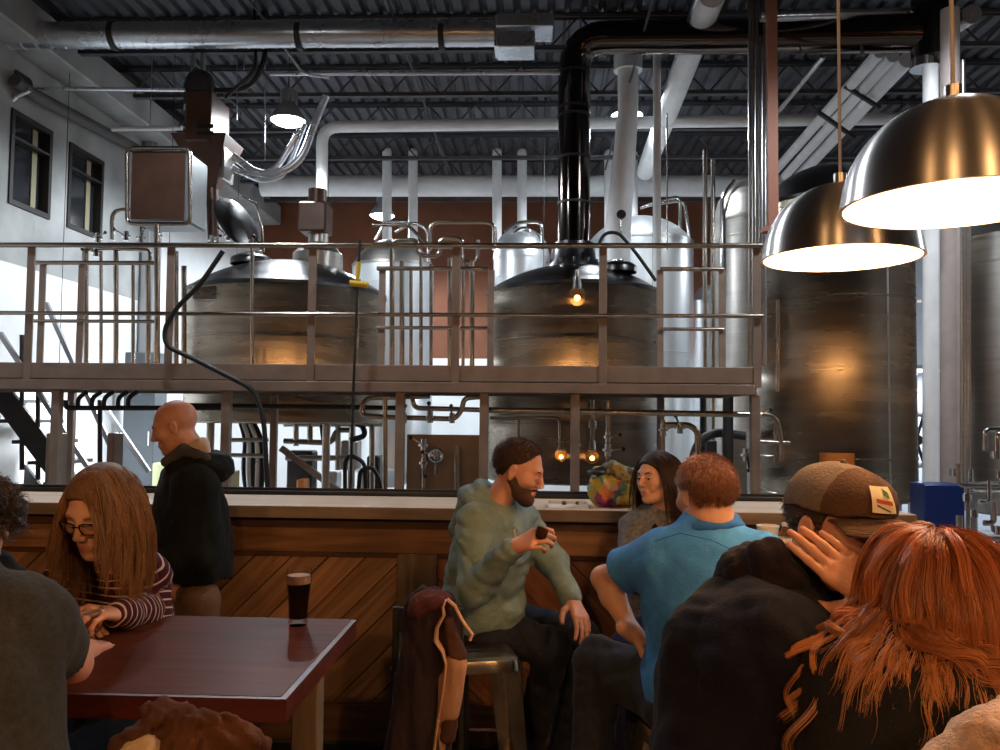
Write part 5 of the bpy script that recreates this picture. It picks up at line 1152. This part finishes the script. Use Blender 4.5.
# ---- man in the blue shirt
def blue_man():
    t = person('short-haired man in bright blue polo shirt seen from behind with hand on knee', P(700,900,2.5))
    M = head_mat(P(705,495,2.50), (-.42,.88,-.16), 0, .92); neck = P(711,526,2.50); pel = P(703,690,2.50); shl, shr = P(662,556,2.52), P(763,560,2.42)
    ell_, wrl = P(603,578,2.68), P(632,632,2.58); elr, wrr = P(790,640,2.62), P(745,650,2.8)
    H1, _ = hand_ops(wrl, P(662,650,2.62)-wrl, (-.25,-.35,.85), -1, (.3,.35,.35,.4), thumb=(.8,.5,-.3))
    arm = [op_c(shl.lerp(ell_,.4), ell_, .045,.034,.02), op_c(ell_, ell_.lerp(wrl,.35), .036,.038,.02), op_c(ell_.lerp(wrl,.35), wrl, .038,.024,.02)]
    V, Q, mi = head_body(M, None, [op_c(M@Vector((0,-.035,-.08)), neck, .058,.062,.03)], .0038, 'fair', False, hands=(H1+arm,), body=inner(pel,neck,shl,shr))
    put('body', (V,Q), [skin('fair'), LIP], t, mi)
    ln = lambda y: hairline(y, back=-.075); hm = hair_mat('light_brown_hair', (.16,.060,.028), (.27,.11,.055))
    h = put('hair', hair_shell(M, .004, .007, ln), mat('light_brown_hair_base',(.15,.058,.028),.7,noise=.2,nscale=60,bump=.5,bscale=250), t)
    S, r = grow(M, 2600, 3, .024, 6, 7, grav=.10, lift=(.003,.009), lock_r=.004, r0=.0008, line=ln, comb=lambda q: np.stack([-.3+q[:,0]*5+.3*np.sin(q[:,2]*60), q[:,1]*3-.3, -.5+q[:,2]*0+.15*np.sin(q[:,0]*70)],1)); strand_mesh('hair_strands', S, r, hm, h)
    B = cloth('blue_polo_cloth', (.055,.23,.62), noise=.10, nscale=50, bump=.15)
    to, R = torso_ops(pel, neck, shl, shr, 1.0, .012)
    sl = [op_c(shl, shl.lerp(ell_,.62), .070,.066,.04), op_c(shr, shr.lerp(elr,.6), .070,.064,.04)]
    d = (ell_-shl).normalized(); cut = shl+(ell_-shl)*.66; zc = P(700,703,2.5).z
    ops = to+[op_e(pel+Vector((0,0,.0)),(.175,.135,.12),.05)]+sl
    ops.append(op_f(lambda X,Y,Z,dd: np.maximum(np.maximum(dd, zc-Z), np.where(X < shl.x, (X-cut.x)*d.x+(Y-cut.y)*d.y+(Z-cut.z)*d.z, -1))))
    put('polo_shirt', solid(ops, .007, waves(.0055,18,17,(1,1,.5),6)), B, t)
    col = ring_ops(neck+Vector((0,-.008,.010)), .068,.066,.011,.35,-150,150,n=36,back=(.3,-.95,0))+ring_ops(neck+Vector((0,-.008,-.010)), .078,.076,.014,.3,-150,150,n=36,back=(.3,-.95,0))
    col_old = [op_c(neck+Vector((-.06,-.035,.0)), neck+Vector((.0,-.075,.005)),.016,.016,.015), op_c(neck+Vector((.0,-.075,.005)), neck+Vector((.06,-.04,-.0)),.016,.016,.015), op_c(neck+Vector((.06,-.04,0)), neck+Vector((.075,.03,-.02)),.015,.015,.015), op_c(neck+Vector((-.06,-.035,0)), neck+Vector((-.07,.03,-.02)),.015,.015,.015)]
    put('collar', solid(col, .005), cloth('blue_collar_cloth', (.035,.15,.46)), t)
    MB().tube([P(655,541,2.43)+Vector((0,-.0,0)),P(680,533,2.40),P(712,540,2.365),P(745,556,2.35)], .0016, 6).build('seam', cloth('blue_collar_cloth',(.035,.15,.46)), t)
    k1_, k2_ = P(600,664,2.74), P(650,668,2.98)
    put('jeans', solid([op_e(pel+Vector((0,0,-.05)),(.17,.14,.1),.05)]+leg_ops(P(685,698,2.52),k1_,P(588,800,2.72),(.10,.078,.056))+leg_ops(P(725,698,2.58),k2_,P(640,790,2.95),(.10,.076,.056)), .009, waves(.006,26,18)), cloth('dark_grey_jeans',(.030,.033,.040)), t)
    for a in (P(588,812,2.72),P(640,800,2.95)): shoe(a, (-.6,.7,0), BLACK, t)
    stool((pel.x,pel.y), 'bar stool under the man in the blue polo shirt', .3)
blue_man()
# ---- bald man standing
def bald_man():
    t = person('bald man standing at the counter in a black hooded coat looking down', (P(190,600,3.92).x,3.92,0))
    M = head_mat(P(175,427,3.84), (-.93,-.20,-.34)); neck = P(192,462,3.90); pel = P(190,590,3.92); shl, shr = P(196,486,3.76), P(182,480,4.06)
    el, wr = P(199,556,3.76), P(166,566,3.74); elr, wrr = P(170,545,4.12), P(150,548,4.0)
    H, _ = hand_ops(wr, (-1,0,-.1), (0,-.6,.8), -1)
    V, Q, mi = head_body(M, None, [op_c(M@Vector((0,-.03,-.1)), neck+Vector((0,0,-.03)), .056,.064,.03)], .0042, 'pink', False, True, hands=(H,), body=inner(pel,neck,shl,shr))
    put('body', (V,Q), [skin('pink'), LIP], t, mi); eyes(M, t, gaze=(0,.9,-.4)); brows(M, t, HB)
    C = cloth('black_coat_cloth', (.010,.012,.012), rough=.75); to, R = torso_ops(pel+Vector((0,0,.05)), neck, shl, shr, 1.0, .03)
    zc = P(190,577,3.9).z
    ops = to+[op_c(pel+Vector((.0,0,.2)), pel+Vector((.0,0,-.08)),.165,.185,.08)]+arm_ops(shl,el,wr,(.085,.078,.06),.07)+arm_ops(shr,elr,wrr,(.08,.066,.05))+[op_f(lambda X,Y,Z,d: np.maximum(d, zc-Z))]
    put('coat', solid(ops, .01, waves(.008,20,19,(1,1,.4))), C, t)
    hood = [op_e(neck+Vector((.10,-.03,-.02)),(.10,.13,.075),.04), op_c(neck+Vector((-.03,-.10,-.01)), neck+Vector((.08,-.10,.02)),.032,.045,.03), op_c(neck+Vector((-.06,-.09,-.06)), neck+Vector((-.03,-.10,-.01)),.03,.032,.03)]
    put('hood', solid(hood, .008, waves(.006,40,20)), C, t)
    put('hood_lining', solid([op_c(P(188,447,3.80),P(202,445,3.80),.024,.030,.02), op_c(P(202,445,3.80),P(206,452,3.80),.030,.02,.02)], .006, waves(.003,60,2)), cloth('beige_lining',(.62,.50,.42)), t)
    put('grey_collar', solid([op_c(P(166,462,3.78),P(184,450,3.78),.024,.028,.02), op_c(P(184,450,3.78),P(206,458,3.77),.026,.024,.02)], .006), cloth('grey_collar_cloth',(.07,.07,.075)), t)
    q = [P(198,600,3.84), P(185,600,4.02)]
    put('trousers', solid([op_c(q[0],(q[0].x,3.84,.5),.10,.075,.04),op_c((q[0].x,3.84,.5),(q[0].x,3.84,.10),.072,.06,.04),op_c(q[1],(q[1].x,4.02,.5),.10,.075,.02),op_c((q[1].x,4.02,.5),(q[1].x,4.02,.10),.072,.06,.04)], .012, waves(.005,24,22)), cloth('tan_trousers',(.17,.10,.06)), t)
    for p in q: shoe((p.x,p.y,.10), (-1,.1,0), BLACK, t)
bald_man()
# ---- woman in the striped sweater
def striped_woman():
    t = person('fair-haired woman with dark glasses and striped sweater leaning on the red table', (P(125,650,2.85).x,2.85,0))
    M = head_mat(P(101,511,2.30), (-.17,-.94,-.40), -.05, .98); neck = P(118,556,2.47); pel = P(130,690,2.80); shl, shr = P(148,577,2.52), P(70,573,2.50)
    el, wr = P(151,611,2.50), P(118,614,2.26); elr, wrr = P(30,640,2.40), P(52,622,2.24)
    H, _ = hand_ops(wr, P(88,611,2.16)-wr, (.1,-.35,.8), -1, (.7,.8,.8,.85), s=.92, thumb=(.5,.8,-.2)); H2, _ = hand_ops(wrr, (1,-.1,-.1), (0,-.2,1), 1, s=.92)
    V, Q, mi = head_body(M, None, [op_c(M@Vector((0,-.03,-.1)), neck, .045,.055,.03)], .0036, 'fair', True, True, hands=(H,H2), body=inner(pel,neck,shl,shr))
    put('body', (V,Q), [skin('fair'), LIP], t, mi); eyes(M, t, gaze=(0,.8,-.6)); brows(M, t, hair_mat('sandy_hair',(.20,.095,.045),(.38,.20,.10)))
    gm = mat('black_glasses', (.015,.008,.008), .2, spec=.7); g = MB()
    gz = .000
    for s in (-1,1):
        c = Vector((s*.033,.103,gz)); pts = [(-.024,.012),(-.012,.0165),(.012,.0165),(.024,.012),(.0245,-.004),(.015,-.016),(-.012,-.0165),(-.023,-.008),(-.024,.012),(-.012,.0165)]
        g.tube([M@(c+Vector((x,-.010*abs(x+s*.0)/.024*(1 if x*s > 0 else .1),z))) for x,z in pts], .0021, 6)
        g.tube([M@Vector((s*.057,.093,gz+.010)), M@Vector((s*.073,.05,gz+.010)), M@Vector((s*.078,-.005,gz+.008))], .0022, 6)
    g.tube([M@Vector((-.010,.104,gz+.006)), M@Vector((0,.107,gz+.009)), M@Vector((.010,.104,gz+.006))], .002, 6)
    gl = g.build('glasses', gm, t); b = MB()
    for s in (-1,1): b.lathe([(.001,0),(.022,0),(.022,-.001),(.001,-.001)], (0,0,0), 20, ax='y'); 
    S0 = MB()
    for s in (-1,1):
        vs = [M@Vector((s*.033+.0225*math.cos(a), .100-.004*abs(math.cos(a)), gz+.015*math.sin(a))) for a in [2*PI*k/16 for k in range(16)]]; S0.add(vs, [tuple(range(16))])
    S0.build('lens', mat('lens_glass',(1,1,1),.02,trans=1,ior=1.02,alpha=.25), gl)
    ln = lambda y: np.interp(y, [-.13,-.05,-.0,.03,.055,.07,.085], [-.09,-.09,-.05,.01,.05,.078,.088]); hm = hair_mat('sandy_hair',(.20,.095,.045),(.38,.20,.10))
    h = put('hair', hair_shell(M, .005, .012, ln, extra=(op_e((0,-.06,-.05),(.07,.05,.12),.04),)), mat('sandy_hair_base',(.16,.08,.04),.6,noise=.2,nscale=40,bump=.4,bscale=200), t)
    S, r = grow(M, 420, 9, .26, 18, 15, grav=.25, lift=(.003,.010), face=(.02,.09,.082), lock_r=.008, r0=.0009, line=ln, body=torso_ops(pel, neck, shl, shr, .9, .008)[0]+arm_ops(shl,el,wr,(.060,.052,.036)), wav=.010, turns=1.0, comb=lambda q: np.stack([np.sign(q[:,0]-.015)*1.0, -.15-0*q[:,0], -.3-0*q[:,0]],1)); strand_mesh('long_hair', S, r, hm, h)
    m = cloth('striped_sweater_knit', (.07,.014,.020), nscale=40); nt = m.node_tree; N = nt.nodes; L = nt.links
    a = N.new('ShaderNodeAttribute'); a.attribute_name = 'axial'; ml = N.new('ShaderNodeMath'); ml.operation = 'MULTIPLY'; ml.inputs[1].default_value = 1/.024; fr_ = N.new('ShaderNodeMath'); fr_.operation = 'FRACT'; gt = N.new('ShaderNodeMath'); gt.operation = 'GREATER_THAN'; gt.inputs[1].default_value = .80
    mx = N.new('ShaderNodeMix'); mx.data_type = 'RGBA'; mx.inputs[6].default_value = (.055,.012,.018,1); mx.inputs[7].default_value = (.55,.42,.40,1)
    L.new(a.outputs['Fac'], ml.inputs[0]); L.new(ml.outputs[0], fr_.inputs[0]); L.new(fr_.outputs[0], gt.inputs[0]); L.new(gt.outputs[0], mx.inputs[0]); L.new(mx.outputs[2], N['Principled BSDF'].inputs['Base Color'])
    to, R = torso_ops(pel, neck, shl, shr, .9, .008)
    o = put('sweater', solid(to+arm_ops(shl,el,wr,(.060,.052,.036))+arm_ops(shr,elr,wrr,(.058,.05,.036)), .007, waves(.004,30,23)), m, t)
    axial(o, [(pel,neck,.15,5),(shl,el,.06,7),(el,wr,.05,7+(el-shl).length),(shr,elr,.06,9),(elr,wrr,.05,9+(elr-shr).length)])
    put('trousers', solid([op_e(pel+Vector((0,0,-.05)),(.16,.14,.1),.05)]+leg_ops(pel+Vector((-.08,-.05,-.06)),pel+Vector((-.18,-.42,-.08)),pel+Vector((-.2,-.40,-.50)),(.085,.064,.05))+leg_ops(pel+Vector((.08,-.03,-.06)),pel+Vector((.0,-.42,-.08)),pel+Vector((.0,-.42,-.50)),(.085,.064,.05)), .012), cloth('black_trousers',(.012,.012,.014)), t)
    stool((pel.x,pel.y+.03), 'bar stool under the woman in the striped sweater')
striped_woman()
# ---- dark figure at the edge
def edge_person():
    t = person('person with dark curly hair and black top at the table edge beside the striped sweater', (P(-40,650,2.62).x,2.62,0))
    M = head_mat(P(-26,530,2.42), (.35,-.75,-.45)); neck = P(-30,572,2.5); pel = P(-45,700,2.65); shl, shr = P(5,592,2.52), P(-85,592,2.5)
    V, Q, mi = head_body(M, None, [op_c(M@Vector((0,-.03,-.1)), neck, .052,.06,.03)], .005, 'fair', False, True, body=inner(pel,neck,shl,shr))
    put('body', (V,Q), [skin('fair'), LIP], t, mi); eyes(M, t); hm = hair_mat('dark_curly_hair',(.05,.028,.018),(.10,.055,.035))
    h = put('hair', hair_shell(M, .006, .014), mat('dark_curly_base',(.05,.03,.02),.8), t); S, r = grow(M, 420, 6, .075, 12, 25, grav=.1, curl=.010, turns=2, lift=(.012,.03), lock_r=.006, curl_from=.05, r0=.001); strand_mesh('curly_hair', S, r, hm, h)
    to, R = torso_ops(pel, neck, shl, shr, 1, .012); el, wr = P(25,640,2.45), P(-10,640,2.2)
    put('black_top', solid(to+[op_c(neck+Vector((.06,.03,.02)),neck+Vector((-.06,.03,.02)),.04,.04,.03)]+arm_ops(shl,el,wr,(.07,.058,.042)), .01, waves(.006,26,26)), cloth('black_top_cloth',(.012,.012,.013)), t)
    put('trousers', solid([op_e(pel+Vector((0,0,-.05)),(.17,.14,.1),.05)]+leg_ops(pel+Vector((-.08,-.05,-.06)),pel+Vector((-.1,-.42,-.08)),pel+Vector((-.1,-.42,-.50)))+leg_ops(pel+Vector((.08,-.03,-.06)),pel+Vector((.08,-.42,-.08)),pel+Vector((.08,-.42,-.50))), .014), cloth('black_trousers',(.012,.012,.014)), t)
    stool((pel.x,pel.y+.03), 'bar stool under the curly-haired person in black')
edge_person()
# ---- man in the grey t-shirt
def tee_man():
    t = person('man in dark grey short-sleeved shirt seen from behind with his forearm on the table', (P(-45,800,1.5).x,1.5,0))
    M = head_mat(P(-85,480,1.56), (.5,.8,-.2)); neck = P(-60,560,1.55); pel = P(-42,838,1.45); shr, shl = P(26,624,1.60), P(-175,625,1.5)
    el, wr = P(70,664,1.88), P(82,652,2.06)
    H, _ = hand_ops(wr, P(106,641,2.2)-wr, (.1,-.2,1), 1, (.35,.4,.4,.4))
    arm = [op_c(shr.lerp(el,.55), el, .046,.042,.03), op_c(el, wr, .042,.028,.03)]
    V, Q, mi = head_body(M, None, [op_c(M@Vector((0,-.03,-.1)), neck, .056,.066,.03)], .006, 'pink', False, hands=(H+arm,), body=inner(pel,neck,shl,shr), h_hand=.0036)
    put('body', (V,Q), [skin('pink'), LIP], t, mi); put('hair', hair_shell(M, .006), mat('dark_brown_hair_base',(.035,.017,.011),.7,bump=.5,bscale=250), t)
    T = cloth('charcoal_tee_cloth', (.036,.036,.033), noise=.2, nscale=70); to, R = torso_ops(pel, neck, shl, shr, 1.04, .014)
    d = (el-shr).normalized(); cut = shr+(el-shr)*.66
    ops = to+[op_c(shr, shr.lerp(el,.8), .080,.062,.05), op_c(shl, shl+Vector((-.06,.1,-.22)), .08,.066,.05)]
    ops.append(op_f(lambda X,Y,Z,dd: np.maximum(dd, np.where(Y > shr.y+.1, (X-cut.x)*d.x+(Y-cut.y)*d.y+(Z-cut.z)*d.z, -1))))
    put('t_shirt', solid(ops, .007, waves(.006,16,27,(1,1,.8))), T, t)
    MB().tube([wr+Vector((-.03,-.01,-.012)), wr+Vector((0,-.028,.004)), wr+Vector((.03,-.01,-.012))], .004, 8).build('bracelet', mat('pale_band',(.3,.28,.22),.5), t)
    put('trousers', solid([op_e(pel+Vector((0,0,-.02)),(.18,.15,.12),.05)]+leg_ops(pel+Vector((-.08,.05,-.06)),pel+Vector((-.1,.32,-.08)),pel+Vector((-.1,.32,-.50)))+leg_ops(pel+Vector((.08,.05,-.06)),pel+Vector((.12,.32,-.08)),pel+Vector((.12,.32,-.50))), .014), cloth('black_trousers',(.012,.012,.014)), t)
    stool((pel.x,pel.y-.05), 'bar stool under the man in the dark grey shirt')
tee_man()
# ---- capped man
def capped_man():
    t = person('man in navy hoodie and brown cap resting his cheek on his hand', (P(780,900,1.72).x,1.72,0))
    M = head_mat(P(838,528,1.70), (.52,-.83,-.20), 0, 1.0); neck = P(792,584,1.74); pel = P(752,838,1.68); shr, shl = P(772,652,1.57), P(795,628,1.95)
    el, wr = P(905,715,1.62), P(878,600,1.53); sk = skin('pink')
    H, _ = hand_ops(wr, P(814,543,1.585)-wr, (.05,-1,.15), 1, (.10,.12,.13,.16), thumb=(.8,.45,-.25), s=.96, spread=.0)
    V, Q, mi = head_body(M, None, [op_c(M@Vector((0,-.035,-.09)), neck+Vector((0,0,-.05)), .056,.064,.03)], .0032, 'pink', False, True, hands=(H+[op_c(el.lerp(wr,.5),wr,.036,.028,.02)],), body=inner(pel,neck,shl,shr), h_hand=.0028, ey=-.004)
    put('body', (V,Q), [sk, LIP], t, mi); eyes(M, t, gaze=(0,.8,-.5)); brows(M, t, HB)
    ln = lambda y: np.interp(y, [-.13,-.05,-.03,-.02,.015,.03,.085], [-.06,-.045,-.02,.028,.0,.05,.085])
    h = put('hair', hair_shell(M, .004, .005, ln), mat('dark_brown_hair_base',(.035,.017,.011),.7,bump=.5,bscale=250), t)
    S, r = grow(M, 900, 3, .008, 4, 31, grav=.1, zmax=.03, lift=(.003,.007), lock_r=.004, r0=.0007, line=ln, comb=lambda q: np.stack([q[:,0]*3, q[:,1]*2-.4, -.4+q[:,2]*0],1)); strand_mesh('hair_strands', S, r, hair_mat('dark_brown_hair', (.035,.016,.010), (.075,.034,.02)), h)
    # cap
    cp = thing_part = None
    ops = xf(M, [op_e((0,-.006,.042),(.089,.113,.087),.01), op_e((0,.05,.078),(.055,.045,.032),.03), op_f(lambda X,Y,Z,d: np.maximum(d, (np.interp(Y,[-.1,-.04,.02,.05,.09],[.018,.040,.040,.044,.052])+0*X-(Z)))), op_f(lambda X,Y,Z,d: np.maximum(d, -(np.sqrt((X/.082)**2+((Y+.012)/.104)**2+((Z-.04)/.082)**2)-1)*.08))])
    V = solid(ops, .0035, waves(.0012,40,32)); Mi = np.array(M.inverted()); L_ = V[0]@Mi[:3,:3].T+Mi[:3,3]; cc = L_[V[1]].mean(1)
    cap = put('cap', V, [cloth('taupe_cap_cloth',(.15,.112,.092)), cloth('dark_brown_cap_cloth',(.075,.042,.030))], t, (cc[:,1] > .018).astype(np.int32))
    vs = []; n, k = 24, 10
    for side in (0,1):
        for i in range(n+1):
            a = (i/n-.5)*2.3
            for j in range(k+1):
                v = j/k; rx, ry = .082, .098; ext = v*(.078*math.cos(a*.78)**.6+.004)
                x = (rx+ext*.35)*math.sin(a); y = -.012+ry*math.cos(a)+ext; z = .052-.020*(abs(math.sin(a))**2)*1.2-.14*ext+.004*math.sin(v*PI)-(.003 if side else 0)
                vs.append(M@Vector((x,y,z)))
    q1 = (n+1)*(k+1); fs = []
    for i in range(n):
        for j in range(k):
            a = i*(k+1)+j; fs += [(a,a+1,a+k+2,a+k+1),(q1+a,q1+a+k+1,q1+a+k+2,q1+a+1)]
    for i in range(n): a = i*(k+1)+k; fs.append((a,q1+a,q1+a+k+1,a+k+1))
    br = mesh_obj('brim', np.array(vs), fs, cloth('dark_brown_cap_cloth',(.075,.042,.030)), cap, True)
    st = MB()
    for v in (.3,.5,.7,.88):
        pts = []
        for i in range(n+1):
            a = (i/n-.5)*2.2; ext = v*(.078*math.cos(a*.78)**.6+.004); pts.append(M@Vector(((.082+ext*.35)*math.sin(a), -.012+.098*math.cos(a)+ext, .0525-.020*(abs(math.sin(a))**2)*1.2-.14*ext+.004*math.sin(v*PI))))
        st.tube(pts, .0007, 5)
    st.build('brim_stitching', cloth('pale_thread',(.16,.11,.08)), br)
    def onfront(a, z, off=.001):
        s = math.sqrt(max(.02,1-((z-.045)/.096)**2)); return M@Vector(((.091*s+off)*math.sin(a), -.012+(.113*s+off)*math.cos(a)+.010*math.cos(a)*(z>.06), z))
    def patch(name, a0, a1, z0, z1, m, par, off, n=10, tilt=0):
        v = []; f = []
        for i in range(n+1):
            for j in range(n+1): a = a0+(a1-a0)*i/n; z = z0+(z1-z0)*j/n+tilt*(i/n-.5); v.append(onfront(a,z,off))
        for i in range(n):
            for j in range(n): q = i*(n+1)+j; f.append((q,q+n+1,q+n+2,q+1))
        return mesh_obj(name, np.array(v), f, m, par, True)
    pt = patch('patch', .0,.50,.066,.110, mat('cream_patch',(.72,.66,.50),.7), cap, .009)
    patch('leaf_mark', .12,.24,.094,.105, mat('patch_green',(.05,.16,.05),.7), pt, .011, 4, .006); patch('script_mark', .08,.42,.082,.089, mat('patch_red',(.45,.05,.04),.7), pt, .011, 6, .004); patch('swoosh_mark', .16,.42,.073,.076, mat('patch_black',(.05,.04,.03),.7), pt, .011, 6, .010)
    MB().sphere(M@Vector((0,-.012,.131)), .006, 10).build('cap_button', cloth('taupe_cap_cloth',(.2,.145,.115)), cap)
    N_ = cloth('navy_hoodie_cloth', (.008,.008,.016), noise=.2, nscale=40); to, R = torso_ops(pel, neck+Vector((-.02,0,-.02)), shl, shr, 1.05, .03)
    ops = to+arm_ops(shr,el,el.lerp(wr,.55),(.088,.072,.05))+[op_c(pel+Vector((-.02,-.02,.1)), P(745,690,1.70),.17,.165,.08), op_c(shr,shr+Vector((-.05,.1,-.03)),.10,.12,.06)]
    put('hoodie', solid(ops, .008, waves(.008,20,33,(1,1,.7))), N_, t)
    hp = lambda x,y,D: P(x,y+8,D)
    hood = [op_c(hp(768,548,1.66),hp(750,562,1.72),.030,.038,.03), op_c(hp(750,562,1.72),hp(752,556,1.86),.038,.034,.03), op_c(hp(768,548,1.66),hp(790,572,1.63),.030,.026,.02), op_c(hp(790,572,1.63),hp(818,612,1.64),.026,.022,.02), op_c(hp(750,572,1.70),hp(775,590,1.66),.045,.045,.03), op_c(hp(775,590,1.66),hp(800,622,1.63),.04,.03,.03), op_c(hp(752,556,1.86),hp(800,560,1.92),.034,.03,.03), op_c(hp(742,572,1.75),hp(738,590,1.78),.05,.06,.04), op_c(hp(800,560,1.92),hp(830,600,1.9),.03,.03,.03), op_c(hp(818,608,1.64),hp(856,616,1.66),.024,.034,.02)]
    put('hood', solid(hood, .006, waves(.005,45,34)), cloth('plum_hood_cloth',(.015,.010,.015),noise=.2,nscale=40), t)
    MB().tube([hp(815,606,1.60), hp(820,618,1.58), hp(823,632,1.57)], .004, 8).build('drawstring', mat('pale_cord',(.3,.26,.22),.8), t)
    put('trousers', solid([op_e(pel+Vector((0,0,-.02)),(.18,.15,.12),.05)]+leg_ops(pel+Vector((.05,-.08,-.06)),pel+Vector((.40,-.04,-.08)),pel+Vector((.38,-.04,-.50)))+leg_ops(pel+Vector((.05,.08,-.06)),pel+Vector((.38,.16,-.08)),pel+Vector((.36,.16,-.50))), .014), cloth('black_trousers',(.012,.012,.014)), t)
    stool((pel.x,pel.y), 'bar stool under the man in the brown cap')
capped_man()
# ---- red-haired woman
def redhead():
    t = person('woman with long wavy copper-red hair and black top seen from behind', (P(930,900,1.38).x,1.38,0))
    M = head_mat(P(934,597,1.45), (-.20,.95,-.2), .05, .88); neck = P(925,660,1.42); pel = P(915,905,1.34); shl, shr = P(852,682,1.46), P(1010,672,1.36)
    el, wr = P(826,800,1.50), P(800,830,1.72)
    V, Q, mi = head_body(M, None, [op_c(M@Vector((0,-.03,-.1)), neck, .048,.056,.03)], .004, 'fair', True, True, body=inner(pel,neck,shl,shr))
    put('body', (V,Q), [skin('fair'), LIP], t, mi)
    ln = lambda y: np.interp(y, [-.13,-.05,-.0,.03,.055,.07,.085], [-.10,-.10,-.07,-.02,.03,.07,.085]); hm = hair_mat('copper_red_hair',(.12,.026,.008),(.50,.14,.04),tip=(.78,.33,.11),rough=.36)
    h = put('hair', hair_shell(M, .005, .004, ln, extra=(op_e((0,-.055,-.06),(.072,.05,.12),.04),)), mat('copper_hair_base',(.13,.03,.010),.85,noise=.25,nscale=40,bump=.4,bscale=200), t)
    to, R = torso_ops(pel, neck, shl, shr, .98, .014); er = P(1050,800,1.4); coll = (); BO = to+arm_ops(shl,el,wr,(.075,.06,.042))+arm_ops(shr,er,P(1030,840,1.6),(.072,.06,.042))
    S, r = grow(M, 260, 22, .30, 30, 40, grav=.17, curl=.004, turns=2.0, lift=(.001,.005), lock_r=.011, r0=.00055, line=ln, coll=coll, body=BO, curl_from=.5, Lz=.2, swave=(.004,.11), comb=lambda q: np.stack([q[:,0]*9+.02, (q[:,1]+.02)*9, -.45-0*q[:,0]],1)); strand_mesh('under_hair', S, r, hm, h)
    S, r = grow(M, 190, 62, .56, 54, 41, grav=.15, gather=.026, curl=.023, turns=4.4, lift=(.005,.018), lock_r=.013, r0=.00055, line=lambda y: np.where(y > .05, .07, .0), coll=coll, body=BO, curl_from=.36, Lz=.22, Lvar=.3, swave=(.010,.12), comb=lambda q: np.stack([q[:,0]*9+.02, (q[:,1]+.02)*9, -.45-0*q[:,0]],1)); strand_mesh('wavy_hair', S, r, hm, h)
    S, r = grow(M, 34, 26, .42, 36, 43, grav=.17, curl=.024, turns=2.4, lift=(.012,.026), lock_r=.006, r0=.0006, line=lambda y: np.where(y > -.02, -.03, 9), coll=coll, body=BO, curl_from=.45, comb=lambda q: np.stack([np.sign(q[:,0])*.3, -.2-0*q[:,0], -.8-0*q[:,0]],1)); strand_mesh('loose_curls', S, r, hm, h)
    put('black_top', solid(BO, .007, waves(.006,24,44)), cloth('black_knit_cloth',(.013,.012,.014)), t)
    put('trousers', solid([op_e(pel+Vector((0,0,-.02)),(.17,.15,.12),.05)]+leg_ops(pel+Vector((-.08,.05,-.06)),pel+Vector((-.2,.36,-.08)),pel+Vector((-.2,.36,-.50)))+leg_ops(pel+Vector((.08,.05,-.06)),pel+Vector((.0,.40,-.08)),pel+Vector((.0,.4,-.50))), .014), cloth('black_trousers',(.012,.012,.014)), t)
    stool((pel.x,pel.y), 'bar stool under the woman with copper-red hair')
redhead()
